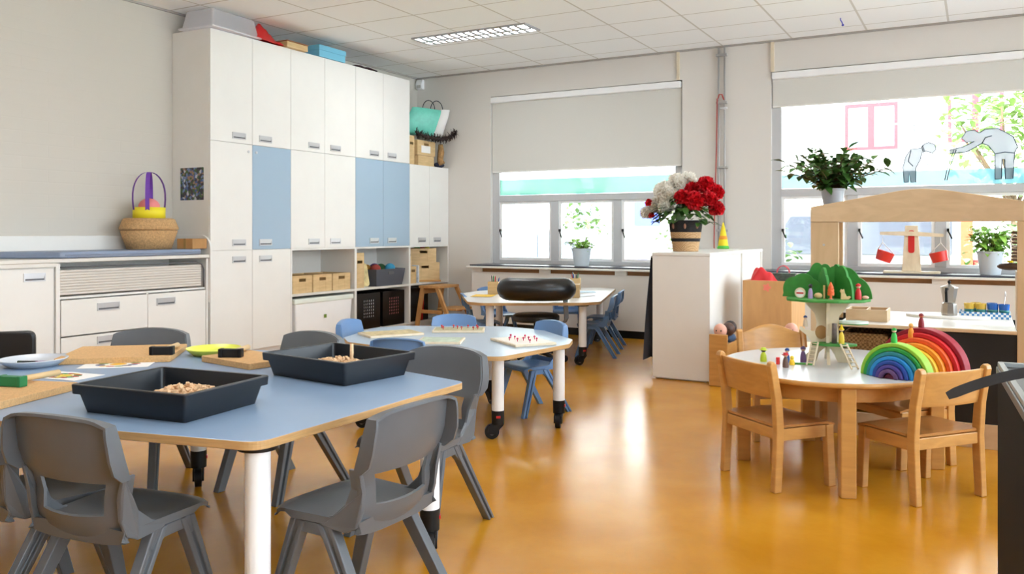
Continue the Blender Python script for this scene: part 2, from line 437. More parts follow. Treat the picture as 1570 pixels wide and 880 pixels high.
struct(MB().box(XL, XL + 0.02, YF, YB - 0.02, H - 0.02, H), 'trim_6', M['shadow_gap'], label='grey edge angle where ceiling meets left wall')

# radiator cover along the back wall
rc = thing('radiator_cover', 'long white radiator casing with wood lined slots below the windows', 'radiator cover', (0, 0, 0))
MB().box(-5.50, 1.9, 8.95, 8.97, 0.085, 0.705).build('front_panel', M['wall_plain'], rc)
MB().box(-5.56, 1.9, 8.91, YB - 0.002, 0.752, 0.774).build('top_ledge', M['white'], rc, bevel=0.004)
for x in (-5.50, -4.56, -3.6, -2.6, -1.75, -0.385, 0.9): MB().box(x, x + 0.14, 8.945, 8.975, 0.706, 0.752).build('bracket', M['white'], rc)
MB().box(-5.4, 1.9, 8.985, 9.0, 0.70, 0.752).build('slot_lining', wood('slot_wood', (170, 122, 80), 0.7, 0.5, (3, 3, 30)), rc)
MB().box(-5.5, -5.48, 8.97, YB - 0.002, 0.085, 0.752).build('end_panel', M['white'], rc)
MB().box(-5.49, 1.9, 8.965, 8.985, 0.0, 0.085).build('plinth', M['black'], rc)

# roller blinds
M['blind'] = film('blind_cloth', (226, 225, 219), 1.0)
M['blind'] = mat('blind_cloth', (216, 214, 207), 0.85, noise=0.02, nscale=300)
def blind(label, x0, x1, zt, zb):
    b = thing('roller_blind', label, 'roller blind', (0, 0, 0), 0, 'roller blinds')
    MB().box(x0, x1, YB + 0.022, YB + 0.025, zb, zt - 0.04).build('blind_cloth', M['blind'], b)
    MB().prism(rrect(YB - 0.03, YB + 0.048, zt - 0.075, zt, 0.012), x0, x1, 'x').build('cassette', M['white_metal'], b)
    MB().box(x0, x1, YB + 0.017, YB + 0.030, zb - 0.018, zb).build('bottom_bar', M['white'], b, bevel=0.003)
    return b
blind('pale roller blind pulled halfway down over the left window', W1[0] + 0.015, W1[1] - 0.015, 2.92, 1.97)
blind('pale roller blind rolled nearly up over the right window', W2[0] + 0.015, W2[1] - 0.015, 2.92, 2.56)

# frosted film band and figures stuck on the glass
M['teal_film'] = film('turquoise_film', (130, 196, 178), 0.75)
M['teal_film2'] = film('blue_film', (150, 200, 210), 0.75)
M['frost'] = film('frosted_film', (190, 193, 198), 0.82)
M['outline'] = film('grey_outline_film', (120, 130, 144), 0.9)
yg = YB + 0.072
tag(MB().box(W1[0] + 0.102, W1[1] - 0.102, yg, yg + 0.002, 1.665, 1.86).build('window_film', M['teal_film']), 'sea green translucent film strip on left window above its frame bar', 'window film')
tag(MB().box(W2[0] + 0.102, W2[1] - 0.102, yg, yg + 0.002, 1.665, 1.815).build('window_film', M['teal_film2']), 'light blue translucent film strip on right window above its frame bar', 'window film')
def decal(label, outline, lines, x, z, s):
    d = thing('window_decal', label, 'window sticker', (0, 0, 0), 0, 'figures stuck on the window')
    f = lambda p: (x + p[0] * s, z + p[1] * s)
    MB().prism([f(p) for p in outline], yg - 0.004, yg - 0.002, 'y').build('figure', M['frost'], d)
    l = MB()
    for ln in lines + [outline + outline[:1]]:
        l.tube([(f(p)[0], yg - 0.005, f(p)[1]) for p in ln], 0.0045, 5)
    l.build('outline', M['outline'], d)
    return d
kid = [(0.0,0.0),(0.06,0.0),(0.075,0.16),(0.10,0.0),(0.17,0.0),(0.17,0.22),(0.24,0.36),(0.26,0.47),(0.31,0.50),(0.42,0.46),(0.47,0.52),(0.45,0.60),(0.36,0.64),(0.30,0.62),(0.24,0.55),(0.10,0.54),(0.02,0.42),(-0.02,0.25)]
decal('frosted sticker of a small figure leaning over on a stick on the right window', kid, [[(0.10,0.52),(0.06,0.34),(0.13,0.26)], [(0.10,0.98),(0.24,0.62),(0.36,0.24)], [(0.12,0.99),(0.26,0.62),(0.385,0.24)]], -0.66, 1.70, 0.62)
adult = [(0.62,0.0),(0.70,0.0),(0.71,0.28),(0.74,0.28),(0.75,0.0),(0.84,0.0),(0.86,0.36),(0.90,0.45),(0.84,0.60),(0.66,0.72),(0.50,0.72),(0.42,0.67),(0.36,0.72),(0.26,0.70),(0.20,0.60),(0.26,0.54),(0.36,0.55),(0.22,0.48),(0.04,0.44),(0.05,0.39),(0.26,0.40),(0.46,0.52),(0.54,0.48),(0.62,0.36)]
decal('frosted sticker of a tall figure bending forward on the right window', adult, [[(0.46,0.52),(0.50,0.60),(0.58,0.62)], [(0.62,0.36),(0.74,0.38),(0.86,0.36)], [(0.10,0.44),(0.02,0.2),(-0.02,0.0)], [(0.13,0.44),(0.05,0.2),(0.01,0.0)]], -0.28, 1.71, 0.68)

# pipes on the wall between the windows
M['pipe'] = mat('grey_pipe', (176, 174, 172), 0.4, metal=0.3)
pp = thing('wall_pipes', 'pair of thin grey pipes running from ceiling down the wall between windows', 'pipes', (0, 0, 0))
for x in (-2.535, -2.468):
    MB().cyl((x, YB - 0.03, 0.80), (x, YB - 0.03, H - 0.025), 0.010, n=10).build('pipe', M['pipe'], pp)
for z in (3.15, 2.62, 1.9, 1.2): MB().box(-2.56, -2.44, YB - 0.05, YB, z, z + 0.025).build('clip', M['pipe'], pp, bevel=0.003)
c = MB(); c.tube([(-2.535, YB - 0.05, 2.68), (-2.52, YB - 0.06, 2.72), (-2.49, YB - 0.055, 2.72), (-2.47, YB - 0.05, 2.66)], 0.008, 6)
c.tube([(-2.545, YB - 0.05, 2.68), (-2.553, YB - 0.05, 2.1), (-2.57, YB - 0.055, 1.5), (-2.58, YB - 0.05, 1.1), (-2.575, YB - 0.05, 0.83)], 0.007, 6)
tag(c.build('hanging_string', mat('dull_red_cord', (176, 80, 72), 0.7)), 'thin red string hanging down beside the grey pipes', 'cord')
v = MB(); v.cyl((-2.46, YB - 0.05, 2.56), (-2.46, YB - 0.10, 2.56), 0.012).cyl((-2.50, YB - 0.1, 2.56), (-2.42, YB - 0.1, 2.56), 0.012)
v.build('valve', M['steel'], pp)

# motion detector in the corner
pd = thing('motion_detector', 'small white motion detector high in the corner beside the cabinets', 'detector', (-6.57, YB - 0.001, 3.17))
MB().prism(rpoly([(0, -0.07), (-0.06, -0.06), (-0.07, 0.0), (-0.05, 0.07), (0, 0.07)], 0.015), -0.05, 0.05, 'x').build('housing', M['white_metal'], pd, bevel=0.008)
MB().box(-0.032, 0.032, -0.074, -0.06, -0.05, -0.008).build('lens', mat('milky_lens', (190, 190, 190), 0.3), pd, bevel=0.006)

# ceiling luminaires: louvred trough with two rows of lit cells
M['lamp'] = glow('lit_reflector_cell', (255, 253, 250), 3.0)
M['louvre'] = mat('aluminium_louvre', (184, 186, 192), 0.3, metal=0.5)
def luminaire(label, group='ceiling lights'):
    t = thing('ceiling_light', label, 'ceiling light', (0, 0, H), 0, group)
    f = MB(); L, Wd = 0.69, 0.165
    f.box(-L, L, -Wd, -Wd + 0.018, -0.016, 0).box(-L, L, Wd - 0.018, Wd, -0.016, 0).box(-L, -L + 0.03, -Wd + 0.018, Wd - 0.018, -0.016, 0).box(L - 0.03, L, -Wd + 0.018, Wd - 0.018, -0.016, 0)
    f.build('frame', M['louvre'], t)
    MB().box(-L + 0.03, L - 0.03, -Wd + 0.018, Wd - 0.018, -0.004, -0.001).build('diffuser', M['lamp'], t)
    l = MB(); n = 15
    for i in range(1, n): 
        x = -L + 0.03 + (2*L - 0.06) * i / n
        l.box(x - 0.017, x + 0.017, -Wd + 0.018, Wd - 0.018, -0.022, -0.0045)
    l.box(-L + 0.03, L - 0.03, -0.022, 0.022, -0.0225, -0.0045)
    l.build('louvre', M['louvre'], t)
    ld = bpy.data.lights.new('lamp', 'AREA'); ld.shape = 'RECTANGLE'; ld.size = 1.3; ld.size_y = 0.3; ld.energy = LAMP_W; ld.color = (0.96, 0.98, 1.0)
    lo = bpy.data.objects.new('lamp_light', ld); COL.objects.link(lo); lo.parent = t; lo.location = (0, 0, -0.03)
    return t
LAMP_W = 10.0
lum0 = luminaire('louvred ceiling light strip with two rows of bright cells near the back wall')
fst = True
for (x, y) in ((-4.62, 7.57), (-0.9, 5.2), (-3.9, 2.6), (-0.9, 1.4)):  # first is the visible fitting; the other three are unseen, added for fill
    o = place(lum0, fst, (x, y, H), 0, 'louvred ceiling light strip with two rows of bright cells near the back wall' if fst else 'louvred ceiling light strip added unseen overhead for fill light')
    fst = False
tag(MB().tube([(0,0,0),(0.0,0.0,-0.02),(0.012,0,-0.04),(0.02,0.01,-0.065)], 0.006, 6).ball((0.02,0.01,-0.07), 0.012, 8).build('ceiling_hook', mat('blue_plastic', (92, 92, 190), 0.4), None, (-1.17, 8.72, H)), 'tiny blue hook hanging from a ceiling tile before the right window', 'hook')
# ------------------------------------------------------------------ storage wall on the left
XF = -6.131; XBK = XL + 0.004
def handle(parent, yc, zc, xf=XF, w=0.165, h=0.062):
    m = MB(); t = 0.009
    a, b, c, d = yc - w/2, yc + w/2, zc - h/2, zc + h/2
    m.box(xf, xf + 0.008, a, b, c, c + t).box(xf, xf + 0.008, a, b, d - t*1.6, d).box(xf, xf + 0.008, a, a + t, c + t, d - t*1.6).box(xf, xf + 0.008, b - t, b, c + t, d - t*1.6)
    m.box(xf - 0.001, xf + 0.0015, a + t, b - t, c + t, d - t*1.6, mi=0).box(xf + .0016, xf + .004, a + t, b - t, c + t, c + t + .012, mi=1)
    m.box(xf + 0.0015, xf + 0.0065, a + t, b - t, d - t*1.6 - 0.016, d - t*1.6, mi=0)
    return m.build('handle', [M['steel'], M['recess']], parent)
def door(parent, y0, y1, z0, z1, m, hy, hz, xf=XF, lock=None):
    g = 0.0022
    d = MB().box(xf - 0.019, xf, y0 + g, y1 - g, z0 + g, z1 - g).build('door', m, parent, bevel=0.0015)
    if m is M['blue_door']: d['label'] = 'grey-blue door'
    handle(d, hy, hz, xf)
    if lock: MB().cyl((xf, lock[0], lock[1]), (xf + 0.006, lock[0], lock[1]), 0.013, n=12).build('lock', M['steel'], d)
    return d
def carcass(name, label, cat, y0, y1, z0, z1, open_front=False, shelf=None, xb=XBK, xf=XF, group=None, foot=0.0):
    t = thing(name, label, cat, (0, 0, 0), 0, group)
    b = MB(); k = 0.018; e = 0.0008; xi = xf - 0.02 if not open_front else xf
    b.box(xb, xi, y0 + e, y0 + k, z0, z1).box(xb, xi, y1 - k, y1 - e, z0, z1)
    b.box(xb, xi, y0 + k, y1 - k, z1 - k, z1).box(xb, xi, y0 + k, y1 - k, z0 + foot, z0 + foot + k)
    b.box(xb, xb + 0.008, y0 + k, y1 - k, z0 + foot + k, z1 - k)
    if foot: b.box(xb, xi - 0.04, y0 + k, y1 - k, z0, z0 + foot)
    b.build('body', M['white'], t)
    if shelf:
        MB().box(xb + 0.008, xf, y0 + k, y1 - k, shelf - 0.012, shelf + 0.012).build('shelf', M['white_edge'], t)
    return t
YA = [5.43, 5.943, 6.464]; YBc = [6.464, 6.975, 7.488]; YC = [7.488, 7.990, 8.520]; YD = [8.520, 8.95, 9.392]
Z0, Z1, Z2, Z3 = 0.0, 1.025, 2.035, 3.06
GC = 'storage wall cabinets'
def pair(nm, label, ys, z0, z1, m1, m2, hz, dy=0.055, lock=False, foot=0.0):
    t = carcass('wall_cabinet', label, 'cabinet', ys[0], ys[2], z0, z1, group=GC, foot=foot)
    door(t, ys[0], ys[1], z0 + (0.06 if foot else 0), z1, m1, ys[1] - 0.17, hz, lock=(ys[1] - 0.05, z1 - 0.07) if lock else None)
    door(t, ys[1], ys[2], z0 + (0.06 if foot else 0), z1, m2, ys[1] + 0.17, hz, lock=(ys[1] + 0.05, z1 - 0.07) if lock else None)
    return t
Wm, Bm = M['white'], M['blue_door']
pair('a', 'tall white two-door floor cabinet standing right of the changing table', YA, Z0, Z1, Wm, Wm, Z1 - 0.09, foot=0.06)
pair('a', 'middle cabinet with one white and one grey-blue door, photo print on its side', YA, Z1, Z2, Wm, Bm, Z1 + 0.07, lock=True)
pair('a', 'top white two-door cabinet beneath the clear plastic bin', YA, Z2, Z3, Wm, Wm, Z2 + 0.07)
pair('b', 'middle white two-door cabinet above the three wooden crates', YBc, Z1, Z2, Wm, Wm, Z1 + 0.07)
pair('b', 'top white two-door cabinet beneath the light blue box', YBc, Z2, Z3, Wm, Wm, Z2 + 0.07)
pair('c', 'cabinet with two grey-blue doors above the dark grey basket', YC, Z1, Z2, Bm, Bm, Z1 + 0.07)
t = pair('c', 'topmost white two-door cabinet at the right end of the top row', YC, Z2, Z3, Wm, Wm, Z2 + 0.07)
pair('d', 'low white two-door cabinet in the corner, wooden crates on top', YD, Z1, Z2, Wm, Wm, Z1 + 0.07)
carcass('open_shelf_unit', 'open white shelf unit holding three wooden crates over a white bin', 'shelf unit', YBc[0], YBc[2], 0, Z1, True, 0.545, group='open shelf units', foot=0.06)
carcass('open_shelf_unit', 'open white shelf unit holding the dark grey basket over black boxes', 'shelf unit', YC[0], YC[2], 0, Z1, True, 0.545, group='open shelf units', foot=0.06)
carcass('open_shelf_unit', 'open white corner shelf unit holding stacked pale boxes and a black case', 'shelf unit', YD[0], YD[2], 0, Z1, True, 0.545, group='open shelf units', foot=0.06)

# photograph on the cabinet's side
def photo_mat():
    m, nt, b = new_mat('colour_snapshot')
    tc = nt.nodes.new('ShaderNodeTexCoord'); v = nt.nodes.new('ShaderNodeTexVoronoi'); v.inputs['Scale'].default_value = 42
    nt.links.new(tc.outputs['Object'], v.inputs['Vector'])
    r = nt.nodes.new('ShaderNodeValToRGB'); e = r.color_ramp.elements; r.color_ramp.interpolation = 'CONSTANT'
    e[0].color = rgb(40, 42, 52); e[1].position = 0.8; e[1].color = rgb(190, 190, 200)
    for p, c in ((0.22, (66, 92, 52)), (0.4, (70, 88, 140)), (0.5, (150, 120, 100)), (0.6, (60, 52, 56)), (0.7, (110, 130, 170))):
        k = e.new(p); k.color = rgb(*c)
    nt.links.new(v.outputs['Color'], r.inputs['Fac']); nt.links.new(r.outputs['Color'], b.inputs['Base Color'])
    b.inputs['Roughness'].default_value = 0.3
    return m
ph = thing('photo_print', 'colour photo print of a crowd taped to the side of the tall cabinet', 'photo', (-6.365, 5.4265, 1.64))
MB().box(-0.155, 0.155, -0.002, 0, -0.15, 0.15).build('print', photo_mat(), ph)
MB().box(-0.160, 0.160, -0.001, 0.0005, -0.155, 0.155).build('border', M['paper'], ph)

# low cupboard and changing table ------------------------------------
lc = carcass('low_cupboard', 'low white cupboard with one handle at the far left edge', 'cupboard', 2.70, 3.955, 0, 0.93, foot=0.06)
door(lc, 2.715, 3.935, 0.06, 0.925, Wm, 3.79, 0.86)
MB().box(XBK, XF + 0.015, 2.70, 3.955, 0.931, 0.962).build('worktop', M['white_edge'], lc, bevel=0.003)

dr = thing('changing_table', 'white changing table with roller front, two drawers and curved side panel', 'changing table', (0, 0, 0))
b = MB(); y0, y1 = 3.985, 5.385; xi = XF - 0.02
b.box(XBK, XF, 3.958, 3.990, 0, 0.955).box(XBK, XF, y1, 5.405, 0, 0.955).box(XBK, XBK + 0.01, 3.99, y1, 0.06, 0.955)
b.box(XBK, xi, 3.99, y1, 0.06, 0.078).box(XBK, xi - 0.02, 3.99, y1, 0, 0.06).box(XBK + 0.01, xi, 3.99, y1, 0.68, 0.698).box(XBK + 0.01, xi, 4.77, 4.788, 0.078, 0.68)
b.build('body', M['white'], dr)
MB().box(XBK, XF + 0.02, 3.45, 5.405, 0.963, 0.992).build('worktop', M['white_edge'], dr, bevel=0.004)
MB().box(XBK, XBK + 0.018, 3.0, 5.405, 0.993, 1.165).build('upstand', M['white'], dr, bevel=0.004)
side = [(XBK, 0.70), (XF + 0.03, 0.55), (XF + 0.03, 1.04)] + arc(XF - 0.10, 1.04, 0.13, 0, 90, 8)[1:] + [(XBK, 1.17)]
MB().prism(side, 5.406, 5.427, 'y').build('side_panel', M['white'], dr, bevel=0.003)
rs = MB()
for i in range(9):
    z = 0.712 + i * 0.0215
    rs.prism(rpoly([(xi - 0.008, z), (xi + 0.006, z), (xi + 0.006, z + 0.02), (xi - 0.008, z + 0.02)], 0.004, 2), 3.995, 5.34, 'y')
rs.build('roller_shutter', mat('pale_slatted_shutter', (214, 207, 198), 0.5), dr)
MB().tube([(XF - 0.004, 3.995, 0.925), (XF - 0.004, 5.28, 0.925), (XF - 0.004, 5.34, 0.905), (XF - 0.004, 5.36, 0.86), (XF - 0.004, 5.36, 0.70)], 0.006, 6).build('shutter_track', M['recess'], dr)
for (a, c, hz) in ((0.395, 0.672, 0.60), (0.08, 0.385, 0.335)):
    d = MB().box(xi, XF - 0.001, 4.0, 4.768, a, c).build('drawer', M['white'], dr, bevel=0.002)
    handle(d, 4.40, hz, XF - 0.001, 0.20, 0.062)
d = MB().box(xi, XF - 0.001, 4.773, 5.38, 0.08, 0.672).build('door', M['white'], dr, bevel=0.002)
handle(d, 4.95, 0.60, XF - 0.001, 0.19, 0.062)
mt = thing('changing_mat', 'thick grey-blue changing mat lying on the changing table', 'mat', (0, 0, 0))
g = M['mat'] = mat('grey_blue_vinyl', (134, 147, 170), 0.45, noise=0.02)
MB().prism(rpoly([(-6.115, 3.99), (-6.10, 5.31), (-6.61, 5.33), (-6.61, 3.70)], 0.03), 0.9935, 1.045, 'z').build('cushion', g, mt, bevel=0.016, seg=3)
MB().tube([(-6.112, 4.02, 1.020), (-6.097, 5.29, 1.020)], 0.004, 6).build('seam', g, mt)

# round basket with crown craft, small box
M['bask'] = mat('seagrass_weave', (190, 150, 102), 0.85, noise=0.3, nscale=75, bump=0.8, bscale=110)
bs = thing('seagrass_basket', 'wide round woven basket with lid standing on the changing mat', 'basket', (-6.385, 4.98, 1.046))
MB().lathe([(0.02, 0.002), (0.195, 0.002), (0.25, 0.16), (0.24, 0.166)], n=32, sx=.84).build('bowl', M['bask'], bs)
MB().lathe([(0.243, 0.167), (0.258, 0.172), (0.258, 0.187), (0.225, 0.262), (0.205, 0.270), (0.01, 0.270)], n=32, sx=.84).build('lid', M['bask'], bs)
M['purple'] = mat('purple_paper', (112, 62, 168), 0.6); M['yellow'] = mat('yellow_card', (240, 222, 40), 0.55)
cr = thing('paper_ring_craft', 'yellow paper ring craft with purple looped strips on the basket', 'paper craft', (-6.385, 4.98, 1.317))
MB().lathe([(0.132, 0.0), (0.134, 0.0), (0.134, 0.095), (0.132, 0.095)], n=32).build('ring', M['yellow'], cr)
for k, a in enumerate((74, 136)):
    p = [(0.131*math.cos(R(a))*math.copysign(abs(math.cos(q))**.75, math.cos(q))*(1.0 + 0.22*math.sin(2*min(q, PI-q))), 0.131*math.sin(R(a))*math.copysign(abs(math.cos(q))**.75, math.cos(q))*(1.0 + 0.22*math.sin(2*min(q, PI-q))), 0.06 + 0.345*math.sin(q)) for q in [PI*i/20 for i in range(21)]]
    MB().tube(p, 0, flat=(0.034, 0.0012), side=(-math.sin(R(a)), math.cos(R(a)), 0)).build('strip', M['purple'], cr)
MB().ball((0.0, 0.0, 0.10), 0.09, 14, sc=(1, 1, 0.85)).build('pompom', mat('pink_paper', (236, 140, 140), 0.8, bump=0.4, bscale=60), cr)
bx = thing('cardboard_box', 'flat brown cardboard box beside the round basket', 'box', (-6.20, 5.285, 1.046), R(-80))
MB().box(-0.095, 0.095, -0.085, 0.085, 0, 0.09).build('box', M['card_box'], bx, bevel=0.003)
MB().box(-0.096, 0.096, -0.012, 0.012, 0.0, 0.0915).box(-0.07, 0.03, -0.0862, -0.0850, 0.02, 0.065).build('tape', mat('tan_tape', (150, 122, 72), 0.4), bx)

# things on top of the tall cabinets ---------------------------------
M['clear_bin'] = film('milky_plastic', (250, 249, 252), 0.7)
cb = thing('storage_bin', 'translucent plastic storage bin on top of the tall cabinets', 'bin', (-6.29, 5.70, Z3), R(3))
MB().loft([[(sx*a, sy*c, z) for sx, sy in ((-1,-1),(1,-1),(1,1),(-1,1))] for a, c, z in ((0.20,0.30,0.001),(0.165,0.27,0.185))], sm=False, cap=True).build('tub', M['clear_bin'], cb, bevel=0.02, seg=3)
MB().box(-0.215, 0.215, -0.32, 0.32, 0.001, 0.02).build('rim', M['clear_bin'], cb, bevel=0.006)
def cloth(name, label, cat, loc, size, m, seed=1, n=12, cr_=0.35, rz=0):
    random.seed(seed); g = []
    ph = [random.uniform(0, 6) for _ in range(6)]
    for i in range(n + 1):
        row = []
        for j in range(n + 1):
            u, v = i/n*2 - 1, j/n*2 - 1
            e = max(0, 1 - abs(u)**5) * max(0, 1 - abs(v)**5)
            z = e * (0.55 + cr_*(math.sin(3.1*u + ph[0] + 2*v) * 0.6 + math.sin(5.3*v + ph[1] - 2*u) * 0.5 + math.sin(8*u + 6*v + ph[2]) * 0.3))
            row.append((u*size[0]*(1 + 0.1*math.sin(4*v + ph[3])), v*size[1]*(1 + 0.1*math.sin(5*u + ph[4])), 0.004 + max(0, z)*size[2]))
        g.append(row)
    o = MB().sheet(g).build(name, m, None, loc, rz, solid=0.006, sub=1)
    return tag(o, label, cat)
cloth('crumpled_bag', 'crumpled red plastic bag on top of the tall cabinets', 'bag', (-6.22, 6.14, Z3), (0.12, 0.18, 0.19), mat('red_plastic_bag', (200, 30, 32), 0.25), 3)
cloth('clear_wrap', 'crumpled clear plastic wrap on top of the tall cabinets behind red bag', 'plastic wrap', (-6.40, 6.24, Z3), (0.07, 0.13, 0.24), M['clear_bin'], 5)
o = thing('wooden_case', 'flat orange wooden case between red bag and light blue box', 'case', (-6.22, 6.52, Z3))
MB().box(-0.13, 0.13, -0.15, 0.15, 0, 0.06).build('case', M['pine'], o, bevel=0.004)
MB().box(-0.135, 0.135, -0.155, 0.155, 0.0605, 0.072).build('lid', mat('brown_lid', (150, 96, 56), 0.5), o, bevel=0.003)
o = thing('blue_box', 'light blue lidded box on top of the tall cabinets', 'box', (-6.24, 7.08, Z3))
mbx = mat('light_blue_card', (118, 190, 218), 0.6)
MB().box(-0.125, 0.125, -0.21, 0.21, 0, 0.10).build('box', mbx, o)
MB().box(-0.132, 0.132, -0.217, 0.217, 0.07, 0.125).build('lid', mbx, o, bevel=0.004)
cloth('dark_cloth', 'small dark folded cloth on the top right cabinet', 'cloth', (-6.22, 7.70, Z3), (0.1, 0.2, 0.05), mat('dark_maroon_cloth', (60, 34, 38), 0.9), 9)

# crates: open wooden boxes with hand holes --------------------------
def crate(name, label, cat, loc, sx, sy, sz, m, rz=0, hole='x+', group=None, t=0.010):
    """open topped box, slot hand hole cut right through one side"""
    c = thing(name, label, cat, loc, rz, group)
    b = MB()
    hw, hh, hz = min(0.05, 0.3*sy), 0.016, sz*0.74
    b.box(-sx/2, sx/2, -sy/2, sy/2, 0, t)
    b.box(-sx/2, sx/2, -sy/2, -sy/2 + t, t, sz).box(-sx/2, sx/2, sy/2 - t, sy/2, t, sz)
    b.box(-sx/2, -sx/2 + t, -sy/2 + t, sy/2 - t, t, sz)
    x0, x1 = sx/2 - t, sx/2
    b.box(x0, x1, -sy/2 + t, -hw, t, sz).box(x0, x1, hw, sy/2 - t, t, sz).box(x0, x1, -hw, hw, t, hz - hh).box(x0, x1, -hw, hw, hz + hh, sz)
    b.build('box', m, c, bevel=0.002)
    return c
for k, y in enumerate((6.665, 6.975, 7.285)):
    crate('wooden_crate', ['wooden crate with hand hole, leftmost of three on the open shelf', 'wooden crate with hand hole, middle of three on the open shelf', 'wooden crate with hand hole, rightmost of three on the open shelf'][k], 'crate', (-6.36, y, 0.557), 0.40, 0.295, 0.185, M['pine'], group='wooden crates on the open shelf')
o = thing('wooden_block', 'upright wooden block at the left end of the crate shelf', 'block', (-6.50, 6.56, 0.743))
MB().box(-0.05, 0.05, -0.06, 0.06, 0, 0.15).build('block', M['pine'], o, bevel=0.004)
MB().box(-0.05, 0.05, -0.06, 0.06, 0.1505, 0.158).build('cap', M['card_box'], o, bevel=0.002)
o = thing('white_bin', 'large white plastic bin with lid in the lowest open shelf', 'bin', (-6.33, 6.975, 0.079))
MB().loft([[(sx*a, sy*c, z) for sx, sy in ((-1,-1),(1,-1),(1,1),(-1,1))] for a, c, z in ((0.19,0.42,0.0),(0.205,0.452,0.40))], sm=False).build('tub', M['white_metal'], o, bevel=0.015)
MB().box(-0.212, 0.212, -0.468, 0.468, 0.37, 0.425).build('lid', mat('white_green_lid', (226, 232, 222), 0.4), o, bevel=0.012)
MB().box(0.205, 0.209, -0.018, 0.018, 0.20, 0.236).build('sticker', mat('green_sticker', (120, 150, 60), 0.5), o)

# middle open shelf
crate('file_box', 'upright pale wooden file box left of the dark grey basket', 'box', (-6.28, 7.60, 0.557), 0.24, 0.15, 0.40, M['pine'])
gb = thing('picture_board', 'round blue picture board leaning between file box and grey basket', 'picture', (-6.26, 7.745, 0.562), R(0))
MB().prism(rpoly([(-0.11, 0), (0.11, 0), (0.09, 0.26), (-0.02, 0.31), (-0.11, 0.2)], 0.04), -0.006, 0.006, 'y', T(0,0,0,R(65),R(-10))).build('board', mat('map_print', (214, 196, 140), 0.6, noise=0.3, nscale=15), gb)
MB().lathe([(0.001, -0.01), (0.075, -0.01), (0.075, -0.0075), (0.001, -0.0075)], n=24, M=T(0,0,0,R(65),R(-10)) @ T(0, 0.0, 0.12, 0, R(90))).build('disc', mat('sea_blue', (60, 140, 190), 0.5, noise=0.3, nscale=30), gb)
M['grey_bin'] = mat('dark_grey_plastic', (78, 82, 92), 0.5)
o = thing('plastic_basket', 'dark grey plastic basket filled with craft things on the open shelf', 'basket', (-6.31, 8.14, 0.557))
b = MB()
def tubwalls(b, a0, c0, a1, c1, z1, t=0.006, gap=None):
    ring = lambda a, c, z: [(-a,-c,z),(a,-c,z),(a,c,z),(-a,c,z)]
    vo = b.loft([ring(a0, c0, 0), ring(a1, c1, z1), ring(a1 - t, c1 - t, z1), ring(a0 - t, c0 - t, t)], sm=False)
tubwalls(b, 0.16, 0.25, 0.185, 0.285, 0.20)
b.build('basket', M['grey_bin'], o, bevel=0.004)
MB().prism(rrect(-0.055, 0.055, 0.135, 0.17, 0.015), 0.181, 0.186, 'x').build('grip_hole', M['recess'], o)
random.seed(4)
GI = 'craft things in the dark grey basket'
for i, (nm, c, cn) in enumerate((('yarn_ball', (150, 60, 50), 'rust red'), ('yarn_ball', (60, 150, 190), 'bright blue'), ('yarn_ball', (120, 90, 150), 'purple'), ('yarn_ball', (200, 150, 70), 'ochre'), ('yarn_ball', (60, 110, 70), 'dark green'))):
    pos = [(-6.25, 8.0, 0.755), (-6.22, 8.24, 0.76), (-6.36, 8.12, 0.76), (-6.38, 7.99, 0.75), (-6.38, 8.27, 0.75)][i]
    tag(MB().ball((0,0,0), 0.065, 14, sc=(1,1,0.9)).build(nm, mat(cn.replace(' ', '_') + '_yarn', c, 0.9, bump=0.8, bscale=60), None, pos), '%s ball of yarn sitting in the dark grey basket' % cn, 'yarn', GI)
M['black_gloss'] = mat('glossy_black_plastic', (16, 16, 18), 0.25)
for k, y in enumerate((7.755, 8.235)):
    o = thing('perforated_box', ['black perforated box left of two under the grey basket', 'black perforated box right of two under the grey basket'][k], 'box', (-6.36, y, 0.079), 0, 'black boxes in the lowest shelf')
    b = MB(); s_ = 0.215; t_ = 0.008; X = 0.20
    b.box(-X, X, -s_, -s_ + t_, 0, 0.41).box(-X, X, s_ - t_, s_, 0, 0.41).box(-X, -X + t_, -s_ + t_, s_ - t_, 0, 0.41).box(-X + t_, X, -s_ + t_, s_ - t_, 0, t_)
    # front with a grid of slots really cut through
    cols = [(-0.085 + 0.034*i) for i in range(6)]; rows = [0.13 + 0.036*i for i in range(6)]
    zs = [t_] + [v for r_ in rows for v in (r_, r_ + 0.022)] + [0.41]; ysq = [-s_ + t_] + [v for c_ in cols for v in (c_, c_ + 0.019)] + [s_ - t_]
    for i in range(len(zs) - 1):
        if i % 2 == 0: b.box(X - t_, X, -s_ + t_, s_ - t_, zs[i], zs[i+1])
        else:
            for j in range(0, len(ysq) - 1, 2): b.box(X - t_, X, ysq[j], ysq[j+1], zs[i], zs[i+1])
    b.build('box', M['black_gloss'], o)
    MB().box(-X + 0.02, X - t_ - .002, -s_ + 0.02, s_ - 0.02, t_ + 0.001, 0.36).build('paper_content', [mat('pale_paper_stack', (244, 240, 236), 0.8), mat('red_paper_stack', (236, 150, 146), 0.8)][k], o)

